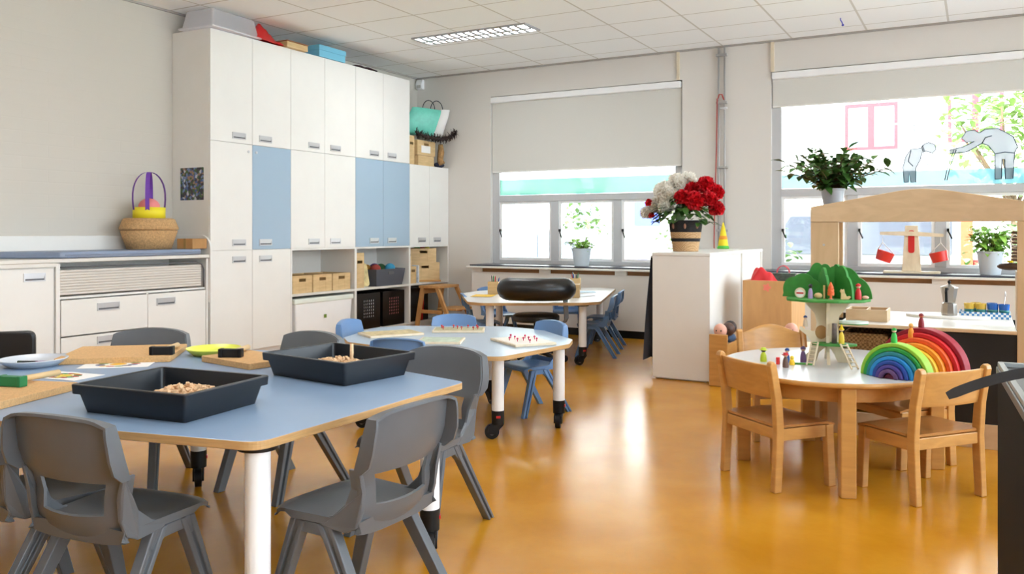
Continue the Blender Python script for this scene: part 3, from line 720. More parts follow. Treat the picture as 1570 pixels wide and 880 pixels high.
# corner shelf
crate('wooden_crate', 'pale wooden crate with blocks in it, upper of the corner shelf stack', 'crate', (-6.30, 9.00, 0.806), 0.26, 0.34, 0.18, M['pine'], R(-40), group='pale crates on the corner shelf')
crate('wooden_crate', 'pale wooden crate beneath the one with blocks on the corner shelf', 'crate', (-6.29, 9.02, 0.583), 0.28, 0.38, 0.222, M['pine'], R(-40), group='pale crates on the corner shelf')
tag(MB().box(-0.15, 0.15, -0.2, 0.2, 0, 0.024).build('wooden_board', M['beech'], None, (-6.29, 9.03, 0.558), R(-40), bevel=0.004), 'flat wooden board under the pale crates on the corner shelf', 'board')
tag(MB().ball((0,0,0), 0.045, 12).build('toy_ball', mat('green_ball', (80, 150, 70), 0.5), None, (-6.33, 8.96, 0.97)), 'green toy ball sticking out of the upper pale crate', 'ball')
tag(MB().ball((0,0,0), 0.04, 12).build('toy_ball', mat('red_ball', (170, 60, 50), 0.5), None, (-6.30, 9.02, 0.985)), 'red toy ball sticking out of the upper pale crate', 'ball')
tag(MB().ball((0,0,0), 0.038, 12).build('toy_ball', mat('yellow_ball', (220, 200, 60), 0.5), None, (-6.26, 9.08, 0.975)), 'yellow toy ball sticking out of the upper pale crate', 'ball')
crate('file_box', 'narrow pale file box, lower of two at the left of the corner shelf', 'box', (-6.25, 8.61, 0.557), 0.22, 0.13, 0.21, M['pine'])
crate('file_box', 'narrow pale file box standing on the lower one on the corner shelf', 'box', (-6.27, 8.59, 0.768), 0.18, 0.09, 0.19, M['pine'])
o = thing('picture_book', 'pale picture book standing next to the narrow file boxes', 'book', (-6.24, 8.715, 0.558), R(8))
MB().box(-0.10, 0.10, -0.010, 0.010, 0, 0.22).build('cover', mat('pale_blue_cover', (196, 210, 224), 0.4, noise=0.25, nscale=25), o)
MB().box(-0.097, 0.101, -0.007, 0.007, 0.004, 0.216).build('pages', M['paper'], o)
o = thing('black_case', 'black case with a red band in the lowest corner shelf', 'case', (-6.36, 8.78, 0.079))
MB().box(-0.2, 0.2, -0.22, 0.19, 0, 0.43).build('case', M['black_gloss'], o, bevel=0.012)
MB().tube([(0.203, 0.02, 0.01), (0.206, 0.025, 0.1), (0.208, 0.04, 0.22), (0.206, 0.035, 0.34), (0.203, 0.015, 0.40)], 0, flat=(0.006, 0.05)).build('band', M['red'], o)
# ------------------------------------------------------------------ things on the low corner cabinet
zc = Z2
c1 = crate('wooden_crate', 'upright wooden crate with hand hole on the corner cabinet, leftmost', 'crate', (-6.30, 8.63, zc), 0.24, 0.12, 0.36, M['pine'])
c2 = crate('wooden_crate', 'wooden crate with a blank white card, lying on top on the corner cabinet', 'crate', (-6.30, 8.94, zc + 0.132), 0.26, 0.40, 0.19, M['pine'])
MB().box(0.1302, 0.1325, -0.115, 0.085, 0.035, 0.125).build('card', M['paper'], c2)['label'] = 'white blank card'
tag(MB().box(-0.13, 0.13, -0.18, 0.17, 0, 0.13).build('wooden_box', M['pine'], None, (-6.30, 8.94, zc), bevel=0.004), 'closed pale wooden box under the crate with the white card', 'box')
# teal carrier bag with loop handles
bag = thing('carrier_bag', 'turquoise and white carrier bag with loop handles lying on corner crates', 'bag', (-6.27, 9.05, zc + 0.41), R(-34))
g = []; n = 10
for i in range(n + 1):
    u = i/n*2 - 1
    g.append((u, [(0.055*math.cos(2*PI*k/16)*(1 - 0.75*abs(u)**3), 0.27*math.sin(2*PI*k/16)*(1 - 0.1*u + 0.03*math.sin(5*u)), 0) for k in range(16)]))
b = MB()
b.loft([[(x + 0.03*u, y + 0.05*u, 0.17 + 0.17*u + 0.012*math.sin(9*y + 3*u)) for x, y, z in r] for u, r in g])
b.build('bag_body', mat('turquoise_plastic', (112, 206, 184), 0.4, noise=0.12, nscale=9), bag, smooth=60)
MB().loft([[(x*1.06 + 0.03*u + 0.004, y*0.28 + 0.05*u + 0.22, 0.17 + 0.172*u) for x, y, z in r] for u, r in g]).build('side_fold', M['paper'], bag, smooth=60)
for yo in (-0.02, 0.09):
    MB().tube([(0.03, yo + 0.06 + 0.085*math.cos(PI*i/12), 0.33 + 0.12*math.sin(PI*i/12)) for i in range(13)], 0.006, 6).build('handle', mat('dark_cord', (70, 72, 76), 0.6) if yo < 0 else bpy.data.materials['dark_cord'], bag)
# dark feathery garland draped over the crates
random.seed(11)
gl = MB(); pth = [(-6.20, 8.74, zc + 0.42), (-6.15, 8.9, zc + 0.37), (-6.10, 9.1, zc + 0.36), (-6.07, 9.24, zc + 0.37), (-6.02, 9.33, zc + 0.43), (-6.0, 9.37, zc + 0.47)]
gl.tube(pth, [0.012, 0.018, 0.02, 0.022, 0.012, 0.01], 8)
for i in range(520):
    k = random.random() * 4.99; a = int(k); p = Vector(pth[a]).lerp(Vector(pth[a+1]), k - a)
    d = Vector((random.uniform(-0.6, 1), random.uniform(-1, 1) * 0.8, random.uniform(-1, 0.8))).normalized() * random.uniform(0.03, 0.085)
    q = p + d; s_ = d.cross(Vector((0,0,1))).normalized() * 0.008
    if q.y > 9.38: continue
    v = [gl._v(x, None) for x in (p - s_, p + s_, q + s_*0.4, q - s_*0.4)]; gl._f(v)
tag(gl.build('feather_garland', mat('dark_brown_feathers', (64, 50, 46), 0.8, noise=0.5, nscale=30)), 'dark brown feathery garland draped over crates on the corner cabinet', 'garland')
tag(MB().tube([(-6.14, 9.22, zc + 0.30), (-6.15, 9.24, zc + 0.2), (-6.15, 9.22, zc + 0.1), (-6.15, 9.25, zc + 0.05)], [0.03, 0.045, 0.04, 0.05], 8).build('dried_bundle', mat('tan_dried_grass', (168, 130, 84), 0.9, noise=0.4, nscale=40)), 'tan dried bundle hanging down beside the crate with white card', 'dried plants')
tag(MB().ball((0,0,0), 0.06, 12, sc=(1,1.6,0.6)).build('dark_ball', mat('navy_cloth', (34, 38, 60), 0.8, bump=0.5, bscale=80), None, (-6.20, 9.27, zc + 0.036)), 'dark blue lump of cloth at the right edge of corner cabinet', 'cloth')
# step stool against the shelves
st = thing('step_stool', 'wooden step stool with two steps standing before the corner shelves', 'step stool', (-5.93, 8.87, 0), R(90))
sw = wood('oiled_stool_wood', (206, 154, 96), 0.8, 0.45, (3, 12, 3))
MB().prism(rrect(-0.24, 0.24, -0.15, 0.15, 0.02), 0.50, 0.53).build('top_step', sw, st, bevel=0.005)
MB().prism(rrect(-0.20, 0.20, -0.38, -0.10, 0.015), 0.235, 0.26).build('lower_step', sw, st, bevel=0.005)
for sx in (-1, 1):
    for (ya, yb) in ((0.10, 0.17), (-0.12, -0.36)):
        MB().loft([[(sx*(0.215 + k*0.03) + dx, ya + (yb - ya)*k + dy, 0.499*(1 - k)) for dx, dy in ((-.02,-.025),(.02,-.025),(.02,.025),(-.02,.025))] for k in (0, 1)], sm=False).build('leg', sw, st, bevel=0.003)
    MB().box(sx*0.222 - 0.012, sx*0.222 + 0.012, -0.20, 0.12, 0.19, 0.232).build('rail', sw, st, bevel=0.003)
MB().box(-0.21, 0.21, 0.085, 0.11, 0.43, 0.495).build('apron', sw, st)
# ------------------------------------------------------------------ school tables on castors
def caster_mesh(parent, x, y, rz):
    Mx = T(x, y, 0, rz)
    b = MB(); b.cyl((x, y, 0.085), (x, y, 0.165), 0.036, 0.037, 18)
    for s_ in (-1, 1): b.prism(rpoly([(0.02, 0.11), (-0.055, 0.075), (-0.062, 0.03), (-0.02, 0.028), (0.034, 0.085)], 0.012, 3), s_*0.021 - 0.004, s_*0.021 + 0.004, 'y', Mx)
    o = b.build('caster', M['black'], parent, smooth=40)
    w = MB(); w.tube([Mx @ Vector((-0.035, -0.015, 0.043)), Mx @ Vector((-0.035, 0.015, 0.043))], 0.042, 22)
    w.tube([Mx @ Vector((-0.035, -0.0175, 0.043)), Mx @ Vector((-0.035, 0.0175, 0.043))], 0.020, 14, mi=1)
    w.build('wheel', [M['black'], M['grey_metal']], o, smooth=40)
    MB().box(-0.012, 0.012, -0.040, -0.034, 0.125, 0.138, T(x, y, 0, rz)).build('brake_tab', M['red'], o)
def school_table(label, name, poly, rad, z, legs, top, group=None, rc=0.034, th=0.026):
    t = thing(name, label, 'table', (sum(p[0] for p in poly)/len(poly), sum(p[1] for p in poly)/len(poly), 0), 0, group)
    ox, oy = t.location.x, t.location.y
    pl = rpoly([(x - ox, y - oy) for x, y in poly], rad, 8)
    MB().prism(pl, z - th, z, mi=0, smi=1, sm=False).build('tabletop', [top, M['ply_edge']], t, bevel=0.0025)
    for (x, y, rz) in legs:
        l = MB().cyl((x - ox, y - oy, 0.150), (x - ox, y - oy, z - th - 0.012), rc, n=24).cyl((x - ox, y - oy, z - th - 0.0125), (x - ox, y - oy, z - th - 0.001), rc + 0.02, rc + 0.022, 24, mi=1).build('leg', [M['white_metal'], M['black']], t, smooth=40)
        caster_mesh(l, x - ox, y - oy, rz)
    return t
BT = 0.62
big = [(-1.735, 1.70), (-1.735, 2.775), (-2.85, 3.07), (-3.45, 2.96), (-3.83, 2.50), (-3.83, 2.02), (-3.45, 1.56), (-2.85, 1.47)]
school_table('large grey-blue topped table in the foreground holding two dark trays', 'school_table', big, [0.07, 0.05, .3, .25, .2, .2, .25, .3], BT,
             [(-1.80, 1.765, 0.5), (-1.80, 2.63, 2.2), (-3.24, 2.80, 2.4), (-3.30, 1.75, 0.4)], M['table_blue'], 'school tables on casters', 0.036)
MT = 0.52
mid = [(-2.52, 3.93), (-2.27, 4.00), (-2.17, 4.66), (-2.24, 4.86), (-2.65, 5.24), (-2.98, 5.30), (-3.66, 4.97), (-3.74, 4.76), (-3.57, 4.24), (-3.40, 4.08)]
school_table('pale blue topped middle table with peg boards on it', 'school_table', mid, 0.09, MT,
             [(-2.44, 4.26, 0.6), (-2.26, 4.70, 1.9), (-3.00, 5.12, 2.6), (-3.27, 4.11, 0.3)], M['table_pale'], 'school tables on casters', 0.036)
KT = 0.57
back = [(-3.84, 6.42), (-3.06, 6.88), (-2.98, 7.06), (-3.50, 8.72), (-3.74, 8.83), (-4.50, 8.15), (-4.66, 7.72), (-4.62, 7.30), (-4.02, 6.47)]
school_table('white topped table near the left window with wooden pencil holders', 'school_table', back, 0.10, KT,
             [(-3.12, 6.98, 0.9), (-3.90, 6.66, 2.0), (-3.62, 8.55, 1.0), (-4.42, 7.75, 0.4)], M['table_white'], 'school tables on casters', 0.036)

# ------------------------------------------------------------------ moulded plastic school chairs
def plastic_chair(label, k, m, group):
    """one-piece moulded school chair: dished seat, back with a grip slot, flanged sides and four splayed ribbed legs; faces local +Y"""
    t = thing('school_chair', label, 'chair', (0, 0, 0), 0, group)
    # seat
    g = []; NU, NV = 12, 12
    for j in range(NV + 1):
        v = j / NV; row = []
        for i in range(NU + 1):
            u = i / NU * 2 - 1
            w = 0.172 + 0.022 * v
            cut = max(0, (v - 0.72) / 0.28) ** 2 * 0.26
            y = -0.165 + 0.365 * v - 0.05 * abs(u)**4 * max(0, v - 0.4)
            x = w * u * (1 - cut * 0.5)
            z = 0.385 - 0.016 * (1 - u*u) * math.sin(PI * min(1, v * 1.15)) - 0.018 * max(0, (v - 0.80) / 0.2)**2 - 0.004 * abs(u)**6
            row.append((k*x, k*y, k*z))
        g.append(row)
    # drop a skirt around the edge
    full = []
    for j, row in enumerate(g):
        a, b = Vector(row[0]), Vector(row[-1])
        q = -0.024*k if j < NV - 2 else -0.012*k
        full.append([tuple(a + Vector((0.003*k, 0, q)))] + row + [tuple(b + Vector((-0.003*k, 0, q)))])
    rear = [tuple(Vector(p) + Vector((0, 0.008*k, -0.052*k*(1 - 0.6*(i/(len(full[0]) - 1)*2 - 1)**4)))) if 0 < i < len(full[0]) - 1 else tuple(Vector(p) + Vector((0, 0.004*k, -0.004*k))) for i, p in enumerate(full[0])]
    full.insert(0, rear)
    full.append([tuple(Vector(p) + Vector((0, -0.003*k, (-0.014*k if 0 < i < len(full[-1]) - 1 else -0.003*k)))) for i, p in enumerate(full[-1])])
    MB().sheet(full).build('seat', m, t, solid=0.010*k, off=-1)
    # back
    def yb(z): 
        pts = [(0.33, -0.128), (0.375, -0.163), (0.42, -0.176), (0.50, -0.174), (0.575, -0.206), (0.71, -0.234)]
        for (a, p), (b, q) in zip(pts, pts[1:]):
            if z <= b: return p + (q - p) * max(0, (z - a)) / (b - a)
        return pts[-1][1]
    us = [-1, -0.92, -0.82, -0.70, -0.62, -0.4, -0.2, 0, 0.2, 0.4, 0.62, 0.70, 0.82, 0.92, 1]
    zs = [0.352, 0.375, 0.395, 0.413, 0.428, 0.470, 0.512, 0.526, 0.55, 0.59, 0.63, 0.67, 0.69, 0.703]
    g = []
    for a, z in enumerate(zs):
        row = []
        for u in us:
            w = 0.158 if z < 0.50 else (0.158 + (z - 0.50) / 0.03 * 0.036 if z < 0.53 else 0.194 - 0.012 * max(0, (z - 0.6) / 0.1))
            f = max(0, (z - 0.60) / 0.103)
            zz = z - f * (0.016 * u*u + 0.008 * abs(u)**6)
            if 3 <= a <= 4: zz = z - 0.012 * (1 - u*u)
            if 6 <= a <= 7: zz = z + 0.010 * abs(u)**3 * 0 
            if a < 3: zz += (0.016 * abs(u)**4 - 0.010 * (1 - u*u)) * (1 - a / 3)
            row.append((k*w*u, k*(yb(zz) - 0.012 + 0.034 * u*u), k*zz))
        g.append(row)
    hole = lambda i, j: 4 <= i < 6 and 3 <= j < 11
    b = MB(); b.sheet(g, skip=hole)
    # flange running round the upper band, turned backwards
    edge = [g[i][0] for i in range(7, len(zs))] + g[-1][1:-1] + [g[i][-1] for i in range(len(zs) - 1, 6, -1)]
    n = len(edge); fl = []
    for i, p in enumerate(edge):
        q = abs(i / (n - 1) * 2 - 1); d = 0.024 if q < 0.34 else 0.026 + 0.026 * min(1, (q - 0.34) / 0.5) if q < 0.97 else 0.030
        fl.append((p[0] * 1.008, p[1] - k*d, p[2] + (0.002*k if q < 0.4 else 0)))
    b.sheet([edge, fl])
    b.build('backrest', m, t, solid=0.009*k, off=0, smooth=50)
    # side arms joining back and seat
    for s_ in (-1, 1):
        arm = [(-0.142, 0.535), (-0.184, 0.535), (-0.180, 0.47), (-0.174, 0.41), (-0.158, 0.365), (-0.120, 0.346), (-0.03, 0.350), (0.0, 0.366), (-0.065, 0.386), (-0.110, 0.425), (-0.132, 0.475)]
        A = MB(); v0 = []; v1 = []
        for (y, z) in arm:
            w = 0.158 + (0.020 if z > 0.52 else 0.012 * max(0, (0.42 - z) / 0.1))
            v0.append(A._v((s_*k*w, k*y, k*z), None)); v1.append(A._v((s_*k*(w + 0.013), k*y, k*z), None))
        A._f(v0); A._f(v1[::-1])
        for i in range(len(arm)): A._f([v0[i], v0[(i+1) % len(arm)], v1[(i+1) % len(arm)], v1[i]])
        A.build('side_arm', m, t, bevel=0.0035*k)
    # legs with a grooved outer face
    def leg(s_, top, foot, w0, w1, d):
        out = []
        for (px, py, pz), w in ((top, w0), (foot, w1)):
            pr = [(-w/2, -d/2), (w/2, -d/2), (w/2, d/2), (w*0.16, d/2), (w*0.12, d*0.16), (-w*0.12, d*0.16), (-w*0.16, d/2), (-w/2, d/2)]
            out.append([(k*(s_*px + s_*q), k*(py + a), k*pz) for a, q in pr])
        return MB().loft(out, sm=False)
    for s_ in (-1, 1):
        for top, foot in (((0.160, 0.075, 0.352), (0.190, 0.185, 0)), ((0.160, -0.035, 0.352), (0.188, -0.255, 0))):
            b = MB(); 
            sl = (foot[1] - top[1]) / 0.352
            out = []
            for (px, py, pz), w in ((top, 0.058), (foot, 0.042)):
                d = 0.034
                pr = [(-w/2, -d/2), (w/2, -d/2), (w/2, d/2), (w*0.17, d/2), (w*0.12, d*0.14), (-w*0.12, d*0.14), (-w*0.17, d/2), (-w/2, d/2)]
                out.append([(k*s_*(px + q), k*(py + a), k*pz) for a, q in pr])
            b.loft(out, sm=False)
            b.build('leg', m, t, bevel=0.003*k)
        MB().prism(rpoly([(-0.075, 0.30), (-0.055, 0.345), (-0.045, 0.353), (0.085, 0.353), (0.110, 0.30), (0.085, 0.295), (0.060, 0.318), (-0.018, 0.318), (-0.045, 0.29)], 0.006, 2), s_*0.146, s_*0.174, 'x', Matrix.Scale(k, 4)).build('bridge', m, t, bevel=0.003*k)
    return t
GG, GB = 'grey plastic chairs round the big table', 'small blue plastic chairs'
def at_back(bx, by, dx, dy, k):
    """chair whose back panel stands over (bx, by), facing (dx, dy)"""
    l = math.hypot(dx, dy); dx, dy = dx/l, dy/l
    return (bx + dx*0.215*k, by + dy*0.215*k, 0), face_rot(dx, dy)
KG, KB = 1.0, 0.84
gc = plastic_chair('', KG, M['grey_chair'], GG)
fst = True
for (bx, by, dx, dy, lab) in (
    (-2.20, 1.435, -0.14, 1.0, 'grey plastic chair at the front left, back to the viewer, below the left tray'),
    (-2.665, 1.43, 0.12, 1.0, 'grey plastic chair cut off by the left picture edge'),
    (-1.46, 2.04, -1.0, 0.06, 'grey plastic chair in the front centre, turned towards the big table from its right end'),
    (-1.985, 3.02, 0.0, -1.0, 'grey plastic chair beyond the right corner of the big table, broad backrest facing the viewer'),
    (-2.86, 3.16, -0.05, -1.0, 'grey plastic chair behind the big table between cork board and right tray'),
    (-3.67, 2.87, 0.52, -1.0, 'grey plastic chair behind the long cork board, in front of the drawers')):
    loc, rz = at_back(bx, by, dx, dy, KG)
    place(gc, fst, loc, rz, lab); fst = False
bc = plastic_chair('', KB, M['blue_chair'], GB)
fst = True
for (bx, by, dx, dy, lab) in (
    (-2.55, 5.17, -0.44, -0.90, 'blue plastic chair at the right side of the middle table, whole seat in view'),
    (-2.91, 3.93, -0.32, 0.95, 'blue chair at the near side of the middle table, half hidden by a grey chair'),
    (-3.36, 5.22, 0.48, -0.88, 'blue chair at the far side of the middle table, behind the red pegs'),
    (-3.80, 4.58, 0.97, 0.22, 'blue plastic chair at the left end of the middle table before the white bin'),
    (-3.08, 7.62, -0.96, -0.27, 'blue chair right of the white table, the nearer of the two'),
    (-3.26, 8.25, -0.96, -0.27, 'blue chair right of the white table, the farther of the two'),
    (-4.42, 7.06, 0.80, 0.60, 'blue plastic chair at the left end of the white table beside the step stool'),
    (-4.70, 8.05, 0.85, -0.5, 'blue plastic chair behind the left corner of the white table'),
    (-4.10, 8.72, 0.45, -0.9, 'blue plastic chair behind the white table, seen under it past the black stool')):
    loc, rz = at_back(bx, by, dx, dy, KB)
    place(bc, fst, loc, rz, lab); fst = False

# black swivel stools with roll backrest -----------------------------
def swivel_stool(label, loc, rz):
    t = thing('swivel_stool', label, 'stool', loc, rz, 'black swivel stools')
    MB().lathe([(0.05, 0.39), (0.20, 0.385), (0.215, 0.40), (0.215, 0.435), (0.19, 0.452), (0.02, 0.455)], n=32).build('seat', M['black_soft'], t, smooth=40)
    MB().cyl((0, 0, 0.10), (0, 0, 0.25), 0.032).cyl((0, 0, 0.25), (0, 0, 0.395), 0.022).build('gas_column', M['black'], t)
    for i in range(5):
        a = 2*PI*i/5 + 0.3; c, s_ = math.cos(a), math.sin(a)
        l = MB().tube([(0.02*c, 0.02*s_, 0.12), (0.16*c, 0.16*s_, 0.105), (0.27*c, 0.27*s_, 0.075)], [0.024, 0.020, 0.016], 10).build('leg', M['black'], t)
        MB().cyl((0.275*c - 0.02*s_, 0.275*s_ + 0.02*c, 0.032), (0.275*c + 0.02*s_, 0.275*s_ - 0.02*c, 0.032), 0.031, n=16).build('caster', M['black'], l)
    # roll backrest on one bent post (behind the sitter, local -y)
    roll = [(0.285*math.sin(R(a)), -0.12 - 0.17*math.cos(R(a)), 0.69) for a in range(-80, 81, 10)]
    rr = [0.080 if i in (0, len(roll)-1) else 0.096 if i in (1, len(roll)-2) else 0.102 for i in range(len(roll))]
    MB().tube(roll, rr, 16).build('roll_backrest', M['black_soft'], t, smooth=50)
    MB().tube([(0.02, -0.02, 0.375), (0.20, -0.06, 0.372), (0.255, -0.10, 0.385), (0.268, -0.14, 0.42), (0.262, -0.17, 0.52), (0.255, -0.19, 0.62)], 0, flat=(0.05, 0.014)).build('back_post', mat('grey_bracket', (120, 122, 126), 0.45), t)
    return t
swivel_stool('black swivel stool with a thick roll backrest in front of the white table', (-3.53, 6.86, 0), face_rot(-0.48, 0.87))
bk = thing('black_chair', 'black padded chair cut off by the left picture edge behind the plate', 'chair', (-4.27, 2.36, 0), face_rot(0.75, -0.66))
MB().prism(rrect(-0.21, 0.21, 0.50, 0.685, 0.04, 5), -0.25, -0.205, 'y').build('backrest', M['black_soft'], bk, bevel=0.014, seg=3)
MB().prism(rrect(-0.20, 0.20, -0.16, 0.22, 0.05, 5), 0.40, 0.45).build('seat', M['black_soft'], bk, bevel=0.014, seg=3)
for s_ in (-1, 1):
    MB().tube([(s_*0.17, -0.264, 0.62), (s_*0.17, -0.264, 0.36), (s_*0.18, -0.28, 0.0)], 0.011, 10).build('rear_leg', M['grey_metal'], bk)
    MB().tube([(s_*0.17, -0.262, 0.385), (s_*0.17, 0.17, 0.385), (s_*0.18, 0.20, 0.0)], 0.011, 10).build('front_leg', M['grey_metal'], bk)

# ------------------------------------------------------------------ things on the big table
def deep_tray(label, loc, rz, sx, sy, h=0.092):
    t = thing('deep_tray', label, 'tray', loc, rz, 'dark trays with wood shavings')
    def ring(a, c, z, r=0.014): return [(x, y, z) for x, y in rrect(-a, a, -c, c, r, 4)]
    a, c = sx/2, sy/2
    MB().loft([ring(a - .03, c - .03, 0), ring(a - .012, c - .012, h - .02), ring(a - .015, c - .015, h - 0.002), ring(a - .032, c - .032, 0.006)], sm=False).build('tub', M['tray'], t, smooth=35)
    b = MB(); b.loft([ring(a - .013, c - .013, h - .028, .015), ring(a, c, h - .030, .016), ring(a + .002, c + .002, h - .003, .016), ring(a, c, h, .016), ring(a - .0145, c - .0145, h, .012), ring(a - .0145, c - .0145, h - .027, .012)], sm=False, cap=False)
    b.build('rim', M['tray'], t, smooth=35)
    return t
def shavings(label, loc, rz, rx, ry, n, seed):
    random.seed(seed); b = MB()
    b.lathe([(1.0, 0), (0.8, 0.024), (0.4, 0.042), (0.01, 0.048)], n=20, sx=rx, sy=ry)
    for i in range(n):
        q = random.random()**0.5; a = random.random()*2*PI
        p = Vector((rx*q*math.cos(a), ry*q*math.sin(a), 0.050*(1 - q*q*0.75) + random.random()*0.010))
        L = random.uniform(0.006, 0.016)
        m = Matrix.Translation(p) @ Matrix.Rotation(random.uniform(0, 6), 4, 'Z') @ Matrix.Rotation(random.uniform(-0.7, 0.7), 4, 'Y')
        b.box(-L, L, -0.005, 0.005, -0.0025, 0.0025, m)
    return tag(b.build('wood_shavings', M['chip'], None, loc, rz), label, 'wood shavings', kind='stuff')
deep_tray('dark navy tray with wood shavings, the left one nearest the viewer', (-2.325, 1.905, BT + .0005), R(6), 0.475, 0.385)
shavings('heap of pale wood shavings in the left navy tray', (-2.315, 1.955, BT + .0075), 0.3, 0.14, 0.11, 260, 1)
deep_tray('dark navy tray with wood shavings, the right one by the far table edge', (-2.268, 2.665, BT + .0005), R(-8), 0.49, 0.385)
shavings('heap of pale wood shavings with a stick in the right navy tray', (-2.28, 2.68, BT + .0075), 0.2, 0.15, 0.12, 300, 2)
tag(MB().tube([(0,0,0), (0.004,0.0,0.05), (0.0,0.005,0.085)], [0.006, 0.008, 0.007], 6).build('wood_stick', M['chip'], None, (-2.235, 2.70, BT + .038), 0), 'pale wood stick standing up in the shavings of the right tray', 'stick')

def cork_board(label, loc, rz, sx, sy):
    t = thing('cork_board', label, 'board', loc, rz, 'cork boards on the big table')
    MB().prism(rrect(-sx/2, sx/2, -sy/2, sy/2, 0.012, 3), 0, 0.026).build('board', M['cork'], t, bevel=0.002)
cork_board('long thick cork board at the far edge of big table with a black hammer', (-3.465, 2.57, BT + .0005), R(40), 0.48, 0.42)
cork_board('thick cork board beside the right tray with a black hammer', (-2.83, 2.725, BT + .0005), R(-10), 0.37, 0.25)
cork_board('thick cork board at the left picture edge with a green hammer', (-3.05, 1.70, BT + .0005), R(17), 0.45, 0.40)
def hammer(label, x, y, rz, head_m, hl=0.20, z=BT + 0.027, tilt=0):
    t = thing('toy_hammer', label, 'hammer', (x, y, z), rz, 'toy hammers')
    MB().box(-0.05, 0.05, -0.016, 0.016, 0, 0.036).box(-0.052, -0.034, -0.018, 0.018, -0.0004, 0.0375).box(0.034, 0.052, -0.018, 0.018, -0.0004, 0.0375).build('head', head_m, t, bevel=0.003)
    MB().tube([(0, 0.0165, 0.019), (0, 0.03, 0.019), (0, hl, 0.013)], [0.008, 0.0105, 0.012], 12).build('handle', M['pine'], t)
    return t
hammer('black headed toy hammer on the long cork board', -3.215, 2.575, R(34), M['black'], 0.23)
hammer('black headed toy hammer on the cork board beside the right tray', -2.885, 2.67, R(28), M['black'], 0.23)
hammer('green headed toy hammer on the cork board at the left picture edge', -3.03, 1.79, R(15), mat('green_plastic', (24, 122, 72), 0.4), 0.22)
def plate(label, x, y, r, m, z=BT + .0005):
    t = thing('plate', label, 'plate', (x, y, z), 0)
    MB().lathe([(0.01, 0.0), (r*0.72, 0.0), (r*0.9, 0.018), (r, 0.030), (r*0.985, 0.033), (r*0.9, 0.024), (r*0.70, 0.006), (0.01, 0.006)], n=36).build('dish', m, t, smooth=50)
    MB().lathe([(r*0.55, -0.0002), (r*0.6, -0.0002), (r*0.6, 0.002), (r*0.55, 0.002)], n=30).build('foot_ring', m, t)
    return t
plate('pale blue-grey plate with dark crayons left of the long cork board', -3.58, 2.21, 0.135, mat('pale_grey_melamine', (198, 203, 210), 0.3))
for i, (c, n_, dx, dy, a) in enumerate((((30, 30, 34), 'black', -0.02, 0.0, 35), ((120, 50, 120), 'purple', 0.03, 0.03, 50), ((40, 70, 50), 'dark green', -0.045, -0.01, 20))):
    tag(MB().tube([(-0.035, 0, 0), (0.025, 0, 0), (0.036, 0, 0)], [0.006, 0.006, 0.002], 8).build('crayon', mat(n_.replace(' ', '_') + '_wax', c, 0.5), None, (-3.58 + dx, 2.21 + dy, BT + .0135), R(a)), n_ + ' crayon lying on the pale blue-grey plate', 'crayon', 'crayons on the plate')
plate('lime yellow plate behind the cork board beside the right tray', -3.16, 2.82, 0.125, mat('lime_melamine', (226, 232, 92), 0.3))
for i, (dx, dy, a) in enumerate(((-0.02, -0.06, 40), (0.02, -0.05, 10))):
    tag(MB().tube([(-0.03, 0, 0), (0.03, 0, 0), (0.04, 0, 0)], [0.005, 0.005, 0.0015], 8).build('crayon', mat('orange_wax', (226, 110, 40), 0.5) if i == 0 else bpy.data.materials['orange_wax'], None, (-3.16 + dx, 2.82 + dy, BT + .0125), R(a)), 'orange crayon lying on the lime yellow plate', 'crayon', 'orange crayons')
def picture_card_mat(nm, hues):
    m, nt, b = new_mat(nm)
    tc = nt.nodes.new('ShaderNodeTexCoord'); v = nt.nodes.new('ShaderNodeTexNoise'); v.inputs['Scale'].default_value = 14; v.inputs['Detail'].default_value = 1.5
    nt.links.new(tc.outputs['Object'], v.inputs['Vector'])
    r = nt.nodes.new('ShaderNodeValToRGB'); e = r.color_ramp.elements; r.color_ramp.interpolation = 'CONSTANT'
    e[0].color = rgb(236, 234, 228); e[1].position = 0.66; e[1].color = rgb(236, 234, 228)
    for i, c in enumerate(hues):
        k = e.new(0.44 + 0.22 * i / len(hues)); k.color = rgb(*c)
    nt.links.new(v.outputs['Fac'], r.inputs['Fac']); nt.links.new(r.outputs['Color'], b.inputs['Base Color'])
    b.inputs['Roughness'].default_value = 0.35
    return m
def card(label, x, y, rz, sx, sy, hues, seed):
    t = thing('picture_card', label, 'card', (x, y, BT + .0006), rz, 'picture cards on the big table')
    MB().box(-sx/2, sx/2, -sy/2, sy/2, 0, 0.0012).build('sheet', M['paper'], t)
    b = MB(); random.seed(seed)   # printed flower picture: petals round a centre
    cols = [mat('print_%d_%d' % (seed, i), h, 0.5) for i, h in enumerate(hues)]
    for i in range(14):
        a = 2*PI*i/14; rr = sy*0.30; x0, y0 = rr*1.25*math.cos(a), rr*math.sin(a)
        b.prism([(x0 + 0.016*math.cos(a + q*PI/4)*1.3, y0 + 0.012*math.sin(a + q*PI/4)) for q in range(8)], 0.00125, 0.0016, mi=i % len(cols))
    b.prism([(0.035*math.cos(q*PI/6), 0.028*math.sin(q*PI/6)) for q in range(12)], 0.00125, 0.0018, mi=len(cols) - 1)
    b.build('printed_picture', cols, t)
card('picture card printed with a colourful flower before the long cork board', -3.285, 2.405, R(40), 0.285, 0.195, [(190, 70, 60), (90, 130, 60), (90, 70, 90), (60, 100, 150), (236, 180, 40)], 3)
card('picture card in red, green and yellow behind the green hammer', -3.215, 2.11, R(8), 0.27, 0.15, [(190, 60, 56), (70, 150, 90), (200, 90, 70), (226, 200, 50)], 5)

